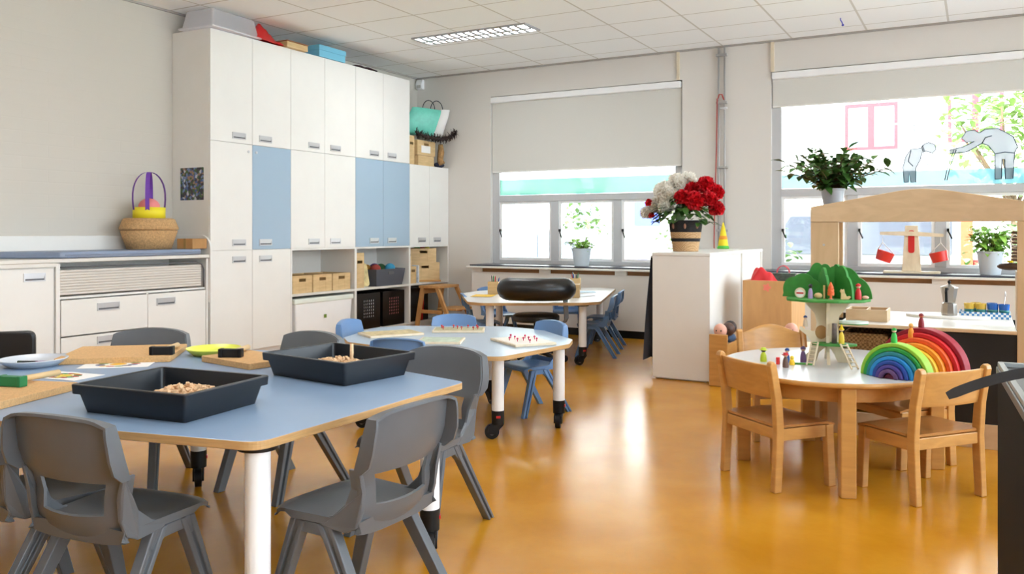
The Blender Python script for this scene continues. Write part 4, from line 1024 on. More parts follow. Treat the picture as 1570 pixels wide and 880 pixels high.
# peg boards on the middle table -------------------------------------
def peg_board(label, x, y, rz, sx, sy, top, pegs, pc):
    t = thing('peg_board', label, 'peg board', (x, y, MT + .0006), rz, 'peg boards on the middle table')
    MB().prism(rrect(-sx/2, sx/2, -sy/2, sy/2, 0.006, 3), 0, 0.014).build('board', M['maple'], t, bevel=0.002)
    if top: MB().box(-sx/2 + .012, sx/2 - .012, -sy/2 + .012, sy/2 - .012, 0.0142, 0.0152).build('printed_top', top, t)
    for (px, py) in pegs:
        MB().lathe([(0.0025, 0), (0.0025, 0.012), (0.0065, 0.0135), (0.007, 0.018), (0.004, 0.0225), (0.0005, 0.023)], (px, py, 0.0152), 10).build('peg', pc, t, smooth=50)
pk = mat('red_peg', (196, 40, 44), 0.4); pk2 = mat('crimson_peg', (186, 44, 84), 0.4)
peg_board('white topped peg board with crimson pegs near the right corner of the middle table', -2.445, 4.575, R(-36), 0.37, 0.275, mat('cream_print', (236, 230, 220), 0.5), [(-0.13, -0.02), (-0.07, 0.05), (0.0, 0.08), (0.02, 0.03), (0.03, -0.01), (0.05, -0.06), (0.09, 0.05), (0.14, -0.02), (-0.02, -0.08), (-0.05, -0.03)], pk2)
peg_board('peg board with a row of red pegs before the far blue chair', -3.11, 4.895, R(29), 0.35, 0.22, mat('olive_print', (176, 170, 130), 0.6, noise=0.3, nscale=40), [(-0.12, 0.03), (-0.105, -0.04), (-0.04, 0.05), (-0.01, 0.0), (0.02, -0.05), (0.06, 0.04), (0.12, 0.05), (0.13, -0.03), (0.10, -0.06)], pk)
peg_board('wooden picture board with mottled print at the left end of the middle table', -3.39, 4.50, R(58), 0.37, 0.25, mat('tan_print', (206, 188, 140), 0.6, noise=0.3, nscale=30), [], pk)
peg_board('wooden picture board with pale green print behind the near blue chair', -2.90, 4.36, R(25), 0.27, 0.25, mat('pale_green_print', (186, 200, 178), 0.6, noise=0.25, nscale=20), [], pk)

# white table: pencil holders, paper ---------------------------------
def pencil_holder(label, x, y, rz, n, seed):
    t = thing('pencil_holder', label, 'pencil holder', (x, y, KT + .0006), rz, 'wooden pencil holders')
    b = MB(); a, h, w = 0.055, 0.125, 0.009
    b.box(-a, a, -a, a, 0, w).box(-a, a, -a, -a + w, w, h).box(-a, a, a - w, a, w, h).box(-a, -a + w, -a + w, a - w, w, h).box(a - w, a, -a + w, a - w, w, h)
    b.build('box', M['pine'], t, bevel=0.002)
    random.seed(seed)
    cs = [(40, 80, 160), (40, 40, 50), (200, 60, 50), (230, 190, 50), (60, 140, 80), (110, 150, 190)]
    for i in range(n):
        px, py = random.uniform(-.03, .03), random.uniform(-.03, .03); c = cs[i % len(cs)]
        m = bpy.data.materials.get('pencil_%d' % (i % len(cs))) or mat('pencil_%d' % (i % len(cs)), c, 0.4)
        b = MB(); top = Vector((px*1.4, py*1.4, 0.15 + random.random()*0.03))
        b.tube([(px*.7, py*.7, 0.02), tuple(top), tuple(top + Vector((px*.1, py*.1, 0.015)))], [0.0055, 0.0055, 0.001], 8)
        o = tag(b.build('pencil', m, None, (x, y, KT + .0006), rz), ['coloured pencils standing in the left wooden pencil holder', 'coloured pencils standing in the right wooden pencil holder'][seed % 2], 'pencil', ['pencils in the left holder', 'pencils in the right holder'][seed % 2])
pencil_holder('wooden pencil holder left of the black roll backrest on the white table', -4.28, 7.40, R(15), 5, 2)
pencil_holder('wooden pencil holder right of the black roll backrest near the window', -3.83, 8.38, R(20), 6, 3)
o = thing('wooden_holder', 'wooden holder half hidden behind the right end of the black roll', 'holder', (-3.37, 7.35, KT + .0006), R(20))
MB().box(-0.05, 0.05, -0.05, 0.05, 0, 0.13).build('holder', M['pine'], o, bevel=0.003)
def paper(label, x, y, rz, sx, sy, m):
    random.seed(int(abs(x*100))); g = []
    for i in range(5): g.append([(-sx/2 + sx*j/4, -sy/2 + sy*i/4, 0.0015 + 0.002*random.random()) for j in range(5)])
    return tag(MB().sheet(g).build('paper_sheet', m, None, (x, y, KT + .0012), rz, solid=0.0006), label, 'paper', 'papers on the white table')
paper('yellow sheet of paper at the left end of the white table', -4.24, 7.12, R(20), 0.21, 0.297, mat('yellow_paper', (236, 190, 50), 0.6))
paper('white drawing sheet on the white table behind the black roll', -3.45, 7.62, R(-15), 0.30, 0.21, mat('drawing_paper', (224, 228, 236), 0.6, noise=0.12, nscale=20))
paper('sheet with blue drawing on the white table near the right holder', -3.62, 8.05, R(30), 0.30, 0.21, mat('blue_drawing', (180, 206, 226), 0.6, noise=0.25, nscale=14))
paper('pale sheet with grey drawing on the white table left of centre', -4.0, 7.55, R(50), 0.30, 0.21, mat('grey_drawing', (206, 212, 222), 0.6, noise=0.2, nscale=18))

# ------------------------------------------------------------------ plants
def leaf(b, base, d, L, w, mi=0, droop=0.25, fold=0.25):
    d = Vector(d).normalized(); side = d.cross(Vector((0, 0, 1)))
    side = side.normalized() if side.length > 0.05 else Vector((1, 0, 0))
    up = side.cross(d); base = Vector(base)
    prof = ((0, 0.05), (0.25, 0.75), (0.5, 1.0), (0.78, 0.62), (1.0, 0.02))
    c, l, r = [], [], []
    for t, k in prof:
        p = base + d*L*t - Vector((0, 0, 1))*droop*L*t*t
        c.append(b._v(p, None)); l.append(b._v(p + side*w*k + up*fold*w*k, None)); r.append(b._v(p - side*w*k + up*fold*w*k, None))
    for i in range(4):
        b._f([c[i], c[i+1], l[i+1], l[i]], mi, True); b._f([c[i+1], c[i], r[i], r[i+1]], mi, True)
def shrub(parent, top, n, spread, height, L, w, m, sm, seed, back=1.0):
    random.seed(seed); st = MB(); fo = MB()
    for i in range(n):
        a = 2*PI*i/n + random.uniform(-.3, .3); q = random.uniform(0.25, 1.0); hh = height*random.uniform(0.55, 1.0)*(1.15 - 0.45*q)
        tip = Vector((spread*q*math.cos(a), spread*q*math.sin(a), hh)); p0 = Vector((0.02*math.cos(a), 0.02*math.sin(a), 0))
        pts = [p0, p0.lerp(tip, 0.45) + Vector((0, 0, hh*0.16)), tip]
        st.tube([tuple(Vector(top) + p) for p in pts], [0.005, 0.004, 0.002], 5)
        for k in range(9):
            t = 0.2 + 0.8*k/8
            p = pts[0].lerp(pts[1], min(1, t*2)) if t < 0.5 else pts[1].lerp(pts[2], t*2 - 1)
            d = Vector((math.cos(a)*0.7 + random.uniform(-.9, .9), math.sin(a)*0.7 + random.uniform(-.9, .9), random.uniform(-.2, .7)))
            leaf(fo, Vector(top) + p, d, L*random.uniform(.7, 1.15), w*random.uniform(.8, 1.1), 0, random.uniform(.1, .5))
    st.build('stems', sm, parent); fo.build('foliage', m, parent)
def pot(parent, r0, r1, h, m):
    MB().lathe([(0.01, 0), (r0, 0), (r1, h - 0.012), (r1*1.06, h - 0.01), (r1*1.06, h), (r1*0.94, h), (r0*0.93, 0.02), (0.01, 0.02)], n=28).build('pot', m, parent, smooth=40)
    MB().lathe([(0.005, h - 0.03), (r1*0.93, h - 0.03), (r1*0.93, h - 0.02), (0.005, h - 0.02)], n=20).build('soil', mat('potting_soil', (60, 46, 36), 0.95) if not bpy.data.materials.get('potting_soil') else bpy.data.materials['potting_soil'], parent)
p = thing('potted_ficus', 'leafy green pot plant in a grey pot on top of the wooden play shop', 'plant', (-0.805, 5.66, 1.3355))
pot(p, 0.052, 0.070, 0.135, M['pot_grey'])
shrub(p, (0, 0, 0.11), 46, 0.32, 0.29, 0.085, 0.025, M['leaf'], M['stem'], 21)
p = thing('potted_plant', 'small green plant in a pale pot on the left window sill', 'plant', (-4.12, 9.19, 0.793))
pot(p, 0.085, 0.115, 0.21, M['pot_white'])
shrub(p, (0, 0, 0.18), 14, 0.16, 0.15, 0.07, 0.03, M['leaf_light'], M['stem'], 8)
p = thing('potted_plant', 'bushy light green plant in a pale pot on the right window sill', 'plant', (0.10, 9.19, 0.793))
pot(p, 0.085, 0.115, 0.22, M['pot_white'])
shrub(p, (0, 0, 0.19), 26, 0.22, 0.32, 0.09, 0.035, M['leaf_light'], M['stem'], 9)

# ------------------------------------------------------------------ white room divider cabinet with flowers
PX0, PX1, PY0, PY1, PH = -2.335, -1.86, 6.62, 8.47, 1.03
pn = thing('room_divider', 'white waist-high divider cabinet standing out from the window wall', 'cabinet', (0, 0, 0))
b = MB()
b.box(PX0, PX1, PY0, PY0 + 0.025, 0.012, PH - 0.026).box(PX0, PX1, PY1 - 0.025, PY1, 0.012, PH - 0.026).box(PX0, PX1 - 0.02, 7.68, 7.70, 0.06, PH - 0.026)
b.box(PX0, PX1 - 0.02, PY0 + 0.025, PY1 - 0.025, 0.06, 0.08).box(PX0 + 0.02, PX1 - 0.04, PY0 + 0.025, PY1 - 0.025, 0.0, 0.06)
b.build('body', M['white'], pn, bevel=0.002)
MB().box(PX0 - 0.004, PX1 + 0.004, PY0 - 0.004, PY1, PH - 0.0255, PH).build('top_panel', M['white'], pn, bevel=0.003)
MB().box(PX1 - 0.03, PX1 - 0.012, PY0 + 0.026, 7.679, 0.081, PH - 0.027).box(PX1 - 0.03, PX1 - 0.012, 7.701, PY1 - 0.026, 0.081, PH - 0.027).build('back_panel', M['white'], pn)
MB().box(PX1 - 0.011, PX1, 7.672, 7.708, 0.0125, PH - 0.027).build('post_strip', M['white_edge'], pn)
MB().box(PX0 + 0.005, PX1 - 0.032, PY0 + 0.026, 7.679, 0.36, 0.378).box(PX0 + 0.005, PX1 - 0.032, PY0 + 0.026, 7.679, 0.68, 0.698).box(PX0 + 0.005, PX1 - 0.032, 7.701, PY1 - 0.026, 0.52, 0.538).build('shelf', M['white_edge'], pn)
# dark cloth hanging over its open left side
g = []
for i in range(15):
    z = PH - 0.03 - (PH - 0.17) * i / 14
    g.append([(PX0 - 0.02 - 0.018*math.sin(j*1.25 + 0.2*i) - 0.045*(i/14)**1.5 - 0.02*(i/14)*math.cos(j*0.7), PY0 + 0.03 + 0.9*j/30, z + (0.02*math.sin(j*0.6) if i == 14 else 0)) for j in range(31)])
ct = thing('hanging_cloth', 'dark grey cloth hanging down the left side of the white divider', 'cloth', (0, 0, 0))
MB().sheet(g).build('cloth', mat('dark_slate_cloth', (62, 66, 76), 0.9, bump=0.4, bscale=300), ct, solid=0.004)
MB().cyl((PX0 - 0.018, PY0 + 0.02, PH - 0.035), (PX0 - 0.018, PY0 + 0.96, PH - 0.035), 0.008).build('rail', M['steel'], ct)
# flower basket
fb = thing('flower_basket', 'black and tan striped basket of white and red flowers on the white divider', 'flowers', (-2.20, 7.08, PH + .0005))
M['jute'] = weave('natural_jute', (206, 168, 124), (170, 130, 86), 110); M['jute_black'] = weave('black_jute', (38, 34, 34), (20, 18, 18), 110)
prof = [(0.105, 0.0), (0.113, 0.055), (0.119, 0.085), (0.124, 0.112), (0.131, 0.165), (0.143, 0.265)]
b = MB()
for (r0, z0), (r1, z1), mi in ((prof[0], prof[2], 0), (prof[2], prof[3], 1), (prof[3], prof[4], 0), (prof[4], prof[5], 1)):
    n = max(2, int((z1 - z0) / 0.012)); pr = []
    for i in range(n):
        t0 = i/n; rr = r0 + (r1 - r0)*t0; zz = z0 + (z1 - z0)*t0
        pr += [(rr, zz), (rr + 0.004, zz + (z1 - z0)/n*0.5)]
    pr.append((r1, z1)); b.lathe(pr, n=32, mi=mi)
b.build('basket', [M['jute'], M['jute_black']], fb)
for a in (-120, -75, -30): MB().ball((0.139*math.cos(R(a)), 0.139*math.sin(R(a)), 0.215), 0.024, 10, sc=(0.5, 0.5, 1)).build('pompom', mat('brown_pompom', (150, 104, 84), 0.9) if a == -120 else bpy.data.materials['brown_pompom'], fb)
fo = MB(); random.seed(33)
for i in range(170):
    a = random.uniform(0, 2*PI); q = random.random()**0.6; p = Vector((0.24*q*math.cos(a), 0.16*q*math.sin(a), 0.25 + 0.16*(1 - q) + random.uniform(-.03, .12)))
    leaf(fo, p, (math.cos(a) + random.uniform(-.6, .6), math.sin(a) + random.uniform(-.6, .6), random.uniform(-.4, .6)), random.uniform(.07, .12), random.uniform(.022, .036), 0, .4)
fo.build('foliage', M['leaf'], fb)
def bloom(parent, c, r, m, seed, n=6):
    """a full ruffled bloom: layered cupped petals"""
    random.seed(seed); b = MB(); c = Vector(c)
    for ring in range(n):
        el = 1.35 - 1.75*ring/(n - 1); k = 4 + ring*2
        for i in range(k):
            a = 2*PI*i/k + ring*0.5 + random.uniform(-.2, .2); e = el + random.uniform(-.15, .15)
            nrm = Vector((math.cos(a)*math.cos(e), math.sin(a)*math.cos(e), math.sin(e)))
            t1 = nrm.cross(Vector((0.1, 0.2, 1))).normalized(); t2 = nrm.cross(t1)
            w = r*random.uniform(.40, .54); ctr = c + nrm*r*(0.62 + 0.08*random.random())
            g = []
            for u in (-1, -.5, 0, .5, 1):
                g.append([tuple(ctr + t1*w*u*(1 - .25*v*v) + t2*w*v*(1 - .25*u*u) + nrm*w*(0.42*(u*u + v*v) - 0.25 + 0.14*math.sin(5*u + 3*v + i))) for v in (-1, -.5, 0, .5, 1)])
            b.sheet(g)
    b.ball(c, r*0.5, 10)
    b.build('bloom', m, parent)
fr = mat('deep_red_petal', (208, 18, 34), 0.5, noise=0.3, nscale=22); fw = film('cream_petal', (250, 247, 240), 1.0)
for i, (x, y, z, r) in enumerate(((0.00, -0.09, 0.455, .07), (0.115, -0.10, 0.42, .085), (0.245, 0.05, 0.50, .072), (0.17, 0.02, 0.56, .08), (0.05, 0.02, 0.53, .065), (0.275, -0.03, 0.36, .068), (0.22, -0.06, 0.44, .07))):
    bloom(fb, (x, y, z), r, fr, 50 + i)
for i, (x, y, z, r) in enumerate(((-0.16, -0.04, 0.50, .10), (-0.24, 0.0, 0.40, .085), (-0.08, 0.03, 0.58, .095), (-0.22, 0.06, 0.52, .085), (-0.34, -0.02, 0.33, .06), (0.0, 0.08, 0.62, .07), (-0.15, -0.08, 0.38, .07))):
    bloom(fb, (x, y, z), r, fw, 70 + i)
for i, (x, y, z, r) in enumerate(((-0.31, -0.06, 0.42, .035), (-0.29, -0.05, 0.31, .028))): bloom(fb, (x, y, z), r, fr, 90 + i, 3)
for o in fb.children:
    if o.name.startswith('bloom'): o['label'] = 'deep red bloom' if o.data.materials[0] is fr else 'cream white bloom'
# yellow hanging ornament by the pipes
o = thing('paper_garland', 'yellow and rainbow paper cone ornament standing on the white divider by the pipes', 'ornament', (-2.205, 8.32, PH + .0005))
MB().lathe([(0.055, 0), (0.045, 0.07), (0.02, 0.20), (0.004, 0.26)], n=14).build('cone', mat('yellow_crepe', (240, 214, 40), 0.7), o)
MB().lathe([(0.058, 0.0), (0.060, 0.012), (0.052, 0.03)], n=14).build('green_band', mat('green_crepe', (90, 190, 70), 0.7), o)
MB().lathe([(0.040, 0.09), (0.0425, 0.10), (0.030, 0.14)], n=14).build('orange_band', mat('orange_crepe', (236, 150, 40), 0.7), o)
# ------------------------------------------------------------------ round play table with beech chairs
RT = 0.52; CX, CY = -0.665, 4.63
rt = thing('round_table', 'round play table with pale grey top and beech legs, tree house and rainbow on it', 'table', (CX, CY, 0))
MB().lathe([(0.01, RT - 0.024), (0.60, RT - 0.024), (0.608, RT - 0.018), (0.608, RT - 0.006), (0.604, RT - 0.001), (0.595, RT - 0.0005)], n=64, mi=0, sx=.90, sy=1.03).build('edge_band', M['beech_h'], rt, smooth=60)
MB().lathe([(0.01, RT - 0.004), (0.597, RT - 0.004), (0.597, RT), (0.01, RT)], n=64, sx=.90, sy=1.03).build('tabletop', M['table_grey'], rt, smooth=30)
MB().lathe([(0.50, RT - 0.10), (0.52, RT - 0.10), (0.52, RT - 0.0245), (0.50, RT - 0.0245)], n=48, sx=.88, sy=1.03).build('apron', M['beech_h'], rt, smooth=30)
for x, y in ((-0.52, 4.085), (-0.19, 4.80), (-0.86, 5.10), (-1.085, 4.50)):
    MB().box(-0.034, 0.034, -0.034, 0.034, 0, RT - 0.025, T(x - CX, y - CY, 0, R(20))).build('leg', M['beech'], rt, bevel=0.006, seg=3)
def beech_chair(label, arch=False):
    """child's beech chair, faces local +Y; rear posts run up to carry a curved back panel"""
    t = thing('wooden_chair', label, 'chair', (0, 0, 0), 0, 'beech chairs round the play table')
    W, m = 0.195, M['beech']
    for s_ in (-1, 1):
        prof = [(-0.185, 0), (-0.145, 0), (-0.128, 0.28), (-0.142, 0.44), (-0.174, 0.592), (-0.188, 0.605), (-0.205, 0.599), (-0.210, 0.582), (-0.182, 0.43), (-0.172, 0.28)]
        MB().prism(prof, s_*W - 0.0165, s_*W + 0.0165, 'x').build('rear_leg', m, t, bevel=0.005, seg=2)
        MB().loft([[(s_*(W - 0.002 + k*0.004) + dx, 0.135 + k*0.012 + dy, z) for dx, dy in ((-.017,-.021),(.017,-.021),(.017,.021),(-.017,.021))] for z, k in ((0.291, 0), (0, 1))], sm=False).build('front_leg', m, t, bevel=0.004)
        MB().box(s_*W - 0.011, s_*W + 0.011, -0.130, 0.113, 0.235, 0.291).build('side_rail', m, t, bevel=0.003)
    MB().box(-W + 0.019, W - 0.019, 0.125, 0.145, 0.24, 0.291).build('front_rail', M['beech_h'], t, bevel=0.003)
    MB().box(-W + 0.0175, W - 0.0175, -0.165, -0.145, 0.24, 0.291).build('back_rail', M['beech_h'], t, bevel=0.003)
    g = []
    for j in range(9):
        v = j/8; row = []
        for i in range(9):
            u = i/8*2 - 1
            row.append((u*(W + 0.012 if v > 0.12 else W - 0.020), -0.16 + 0.335*v - 0.012*u*u*v, 0.302 - 0.010*(1 - u*u)*math.sin(PI*min(1, v*1.1)) - 0.012*max(0, v - .85)/.15))
        g.append(row)
    MB().sheet(g).build('seat', wood('beech_seat', (188, 132, 72), 0.82, 0.3, (3, 14, 3), coat=0.2) if not bpy.data.materials.get('beech_seat') else bpy.data.materials['beech_seat'], t, solid=0.011, off=0)
    g = []
    for j in range(9):
        v = j/8; row = []
        for i in range(13):
            u = i/12*2 - 1
            z1 = 0.580 + (0.050*math.cos(u*PI/2)**1.3 if arch else 0.004); z0 = 0.432 - (0.0 if arch else 0.004)
            z = z0 + (z1 - z0)*v
            row.append((u*(W - 0.0170), -0.160 - (z - 0.44)*0.22 - 0.022*(1 - u*u), z))
        g.append(row)
    MB().sheet(g).build('back_panel', M['beech_h'], t, solid=0.013, off=0, bevel=0.003)
    return t
GWC = 'beech chairs round the play table'
def ch(label, bx, by, dx, dy, arch=False):
    l = math.hypot(dx, dy); dx, dy = dx/l, dy/l
    t = beech_chair(label, arch); t.location = (bx + dx*0.165, by + dy*0.165, 0); t.rotation_euler = (0, 0, face_rot(dx, dy))
ch('beech chair at the front left of the round table, its back to the viewer', -0.965, 4.12, 0.64, 0.77)
ch('beech chair at the front right of the round table, half behind the black strap', -0.115, 4.245, -0.77, 0.64)
ch('beech chair with arched back at the far left of the round table', -1.10, 5.29, 0.50, -0.86, True)
ch('beech chair tucked behind the rainbow, only its legs seen under the table', -0.26, 5.04, -0.70, -0.71)

# rainbow of nested wooden arches ------------------------------------
def arch_toy(label, c, ro, ri, col, rz, depth=0.07):
    o = MB()
    pts = [(ro*math.cos(PI*i/28), ro*math.sin(PI*i/28)) for i in range(29)] + [(ri*math.cos(PI*i/28), ri*math.sin(PI*i/28)) for i in range(28, -1, -1)]
    o.prism(pts, -depth/2, depth/2, 'y')
    return tag(o.build('rainbow_arch', mat('arch_stain', col, 0.55, noise=0.12, nscale=25), None, c, rz, bevel=0.0035), label, 'wooden arch', 'arches of the wooden rainbow')
rz = R(-18)
A0, A1 = (-0.238, 4.615, RT + .0006), (-0.335, 4.345, RT + .0006)
def fwd(c, d, x=0, z=0): return (c[0] + math.sin(rz)*d + math.cos(rz)*x, c[1] - math.cos(rz)*d + math.sin(rz)*x, c[2] + z)
ra = [('crimson', (150, 20, 44)), ('red', (206, 30, 36)), ('vermilion', (232, 90, 32)), ('orange', (240, 146, 34)), ('golden yellow', (244, 186, 44))]
r0 = 0.208
for i, (n_, c) in enumerate(ra):
    arch_toy('%s wooden arch of the rear rainbow, %s' % (n_, ('outermost', 'second from outside', 'middle one', 'second from inside', 'innermost')[i]), fwd(A0, .028*i), r0, r0 - 0.0205, c, rz); r0 -= 0.0222
r0 = 0.158
for i, (n_, c) in enumerate([('lime green', (150, 200, 60)), ('green', (40, 156, 62)), ('teal', (36, 132, 140)), ('sky blue', (34, 140, 206)), ('royal blue', (34, 72, 160)), ('violet', (74, 60, 140)), ('mauve', (98, 66, 112))]):
    arch_toy('%s wooden arch of the front rainbow, %s' % (n_, ('outermost', 'second from outside', 'third from outside', 'middle one', 'third from inside', 'second from inside', 'innermost')[i]), fwd(A1, .011*i), r0, r0 - 0.0172, c, rz); r0 -= 0.0190
tag(MB().prism(arc(0, 0, 0.022, 0, 180, 14), -0.035, 0.035, 'y').build('rainbow_core', mat('dark_magenta_stain', (104, 20, 60), 0.55), None, fwd(A1, .05), rz, bevel=0.002), 'dark magenta half disc under the innermost arch of the rainbow', 'wooden block')

def peg(label, loc, body, head=(226, 180, 140), hat=None, h=0.07, r=0.014, hatshape='cap', s=1.0):
    t = thing('peg_doll', label, 'peg doll', loc, 0, 'wooden peg dolls')
    m = lambda n, c: mat(n, c, 0.5)
    MB().lathe([(0.004, 0), (r, 0), (r*1.02, h*0.18), (r*0.86, h*0.45), (r*0.55, h*0.62), (r*0.35, h*0.66)], n=14).build('body', m('peg_body', body), t, smooth=50)
    hr = r*0.78; hz = h*0.80
    MB().ball((0, 0, hz), hr, 14).build('head', m('peg_head', head), t)
    if hat:
        if hatshape == 'cap': MB().lathe([(hr*1.06, hz - hr*0.05), (hr*1.08, hz + hr*0.25), (hr*0.8, hz + hr*0.8), (hr*0.15, hz + hr*1.15)], n=14).build('hat', m('peg_hat', hat), t, smooth=60)
        elif hatshape == 'cone': MB().lathe([(hr*1.25, hz - hr*0.1), (hr*1.25, hz + hr*0.1), (hr*0.9, hz + hr*0.5), (hr*0.1, hz + hr*2.4)], n=14).build('hat', m('peg_hat', hat), t)
        else: MB().lathe([(hr*1.05, hz), (hr*1.6, hz), (hr*1.6, hz + hr*0.12), (hr*1.0, hz + hr*0.2), (hr*0.95, hz + hr*0.95), (hr*0.1, hz + hr)], n=14).build('hat', m('peg_hat', hat), t)
    return t
cs, sn = math.cos(rz), math.sin(rz)
peg('dark red peg doll standing on top of the crimson rainbow arch', fwd(A0, 0.0, -.008, .2082), (140, 24, 40), (200, 110, 84), (120, 20, 36), 0.072)
an = R(118); peg('orange peg doll with bare wooden head on the rainbow', fwd(A0, 0.056, -.035, .1600), (240, 150, 40), (236, 176, 96), None, 0.075)
peg('green peg doll with green cap on the lime rainbow arch', fwd(A1, 0.0, -.012, .1576), (50, 180, 70), (236, 206, 180), (40, 170, 60), 0.072)
# peg dolls on the table
zt = RT + .0006
peg('lime green peg doll with lime hat at the left of the round table', (-0.985, 4.515, zt), (186, 200, 40), (70, 50, 40), (190, 206, 50), 0.075, 0.017, 'hat')
peg('brown peg doll with red hat at the front of the round table', (-0.845, 4.37, zt), (104, 78, 66), (214, 170, 130), (190, 40, 40), 0.078, 0.015, 'hat')
peg('blue and white peg doll with blue cap behind the brown one', (-0.868, 4.53, zt), (40, 92, 160), (226, 180, 140), (30, 74, 140), 0.080, 0.014)
peg('small yellow peg doll beside the blue one on the round table', (-0.832, 4.47, zt), (244, 196, 30), (240, 200, 60), None, 0.045, 0.014)
peg('purple peg doll standing right of the blue one on the round table', (-0.80, 4.60, zt), (110, 78, 120), (200, 150, 130), (96, 70, 110), 0.085, 0.016)
tag(MB().prism(rpoly([(-0.045, -0.012), (0.045, -0.02), (0.05, 0.015), (-0.04, 0.02)], 0.01), 0, 0.005).build('felt_leaf', mat('green_felt', (96, 170, 80), 0.9), None, (-0.79, 4.52, zt), R(15)), 'flat green leaf piece lying before the purple peg doll', 'toy leaf')
tag(MB().prism(rrect(-0.008, 0.008, -0.012, 0.012, 0.003), 0, 0.035).build('red_block', M['red'], None, (-0.90, 4.46, zt)), 'small red block beside the brown peg doll', 'block')

# toy tree house -------------------------------------------------------
TX, TY = -0.69, 4.66
th = thing('toy_tree_house', 'wooden toy tree house with green leafy crown on the round table', 'toy', (TX, TY, zt), R(12))
mg = mat('green_stain', (52, 136, 52), 0.6, noise=0.12, nscale=30); mgd = mat('leaf_green_floor', (64, 140, 56), 0.6)
prof = [(-0.14, 0.0), (-0.055, 0.0), (-0.04, 0.05), (-0.012, 0.075), (0.012, 0.075), (0.035, 0.04), (0.05, 0.0), (0.13, 0.0), (0.105, 0.03), (0.075, 0.08), (0.058, 0.13), (0.05, 0.19), (0.058, 0.24), (0.095, 0.29), (0.12, 0.318), (-0.12, 0.318), (-0.10, 0.295), (-0.062, 0.25), (-0.052, 0.20), (-0.06, 0.155), (-0.105, 0.165), (-0.135, 0.185), (-0.138, 0.165), (-0.10, 0.135), (-0.078, 0.10), (-0.09, 0.05)]
MB().prism(rpoly(prof, 0.012, 2), -0.008, 0.008, 'y').build('trunk', M['maple'], th)
prof2 = [(-0.12, 0.0), (-0.06, 0.0), (-0.035, 0.06), (0.035, 0.06), (0.06, 0.0), (0.12, 0.0), (0.07, 0.06), (0.045, 0.14), (0.04, 0.20), (0.055, 0.26), (0.10, 0.318), (-0.10, 0.318), (-0.055, 0.26), (-0.04, 0.20), (-0.045, 0.14), (-0.07, 0.06)]
b = MB()
for s_ in (-1, 1):
    half = [(0.0085*s_, 0.06), (0.0085*s_, 0.318)] + [(p[0]*s_, p[1]) for p in prof2[10:4:-1]] 
    b.prism(half[:1] + half[1:], -0.008, 0.008, 'x')
b.build('cross_trunk', M['maple'], th)
MB().prism([(0.030*math.cos(2*PI*i/16) - 0.030, 0.036*math.sin(2*PI*i/16)*1.0 + 0.155) for i in range(16)], -0.0095, -0.0082, 'y').build('knot_hole', M['card_box'], th)
def blob(a, c, n, amp): return [(a*math.cos(2*PI*i/60)*(1 + amp*math.cos(n*2*PI*i/60)), c*math.sin(2*PI*i/60)*(1 + amp*math.cos(n*2*PI*i/60))) for i in range(60)]
MB().prism(blob(0.205, 0.165, 9, 0.03), 0.3185, 0.332).build('crown_floor', mgd, th, bevel=0.003)
def crown(rot, x0, x1, hs, ox, oy):
    """scalloped board: a row of round lobes over a straight base"""
    n = len(hs); w = (x1 - x0)/n; top = []
    for i, h in enumerate(hs):
        cx = x0 + w*(i + .5)
        top += [(cx - w*0.56*math.cos(PI*k/8), h + w*0.50*math.sin(PI*k/8)) for k in range(0, 9)]
    pl = [(x1, 0.3325)] + [(x0, 0.3325)] + top
    MB().prism(pl, -0.0065, 0.0065, 'y', T(ox, oy, 0, R(rot))).build('crown_board', mg, th)
def fan(rot, cx, rx, hh, ox, oy, n=4, skew=0.0):
    """scalloped dome shaped leaf board standing on the crown floor"""
    pl = []
    for i in range(61):
        t = PI*i/60; k = 0.90 + 0.10*abs(math.sin(n*t + 0.35))**0.7
        pl.append((cx + rx*k*math.cos(t) + skew*math.sin(t), 0.3325 + max(0.0, hh*k*math.sin(t)**0.8 if t < PI else 0)))
    MB().prism(pl, -0.0065, 0.0065, 'y', T(ox, oy, 0, R(rot))).build('crown_board', mg, th)
fan(-12, -0.115, 0.105, 0.125, -0.01, 0.03, 3)
fan(-12, -0.030, 0.090, 0.185, 0.0, 0.085, 4)
fan(-14, 0.115, 0.115, 0.170, 0.0, 0.05, 4, -0.055)
fan(-74, 0.06, 0.075, 0.160, -0.035, 0.055, 3)
fan(-56, 0.07, 0.085, 0.180, 0.035, 0.05, 4, -0.03)
MB().prism(blob(0.07, 0.045, 5, 0.05), 0.205, 0.217, M=T(0.125, 0.0, 0)).build('upper_platform', [mat('white_green_platform', (216, 226, 216), 0.6)], th)
MB().prism(blob(0.071, 0.046, 5, 0.05), 0.200, 0.2048, M=T(0.125, 0.0, 0)).build('platform_edge', mgd, th)
MB().prism(blob(0.105, 0.055, 6, 0.04), 0.095, 0.106, M=T(0.03, -0.062, 0)).build('lower_platform', mgd, th)
def ladder(label, p0, p1, w=0.034, n=6):
    t = thing('toy_ladder', label, 'toy ladder', (0, 0, 0), 0, 'toy ladders')
    p0, p1 = Vector(p0), Vector(p1); d = (p1 - p0); s_ = Vector((d.y, -d.x, 0)); s_ = s_.normalized()*w/2 if s_.length > 1e-3 else Vector((w/2, 0, 0))
    for k in (-1, 1): MB().tube([p0 + s_*k, p1 + s_*k], 0, flat=(0.007, 0.007)).build('side_rail', M['maple'], t)
    b = MB()
    for i in range(n):
        q = p0.lerp(p1, (i + .6)/n); b.cyl(q - s_*0.93, q + s_*0.93, 0.0032, n=6)
    b.build('rungs', M['maple'], t)
ladder('small toy ladder leaning on the left of the tree house platform', (-0.745, 4.475, zt + 0.004), (-0.735, 4.555, zt + 0.112))
ladder('small toy ladder leaning on the right of the tree house platform', (-0.53, 4.455, zt + 0.004), (-0.595, 4.545, zt + 0.112))
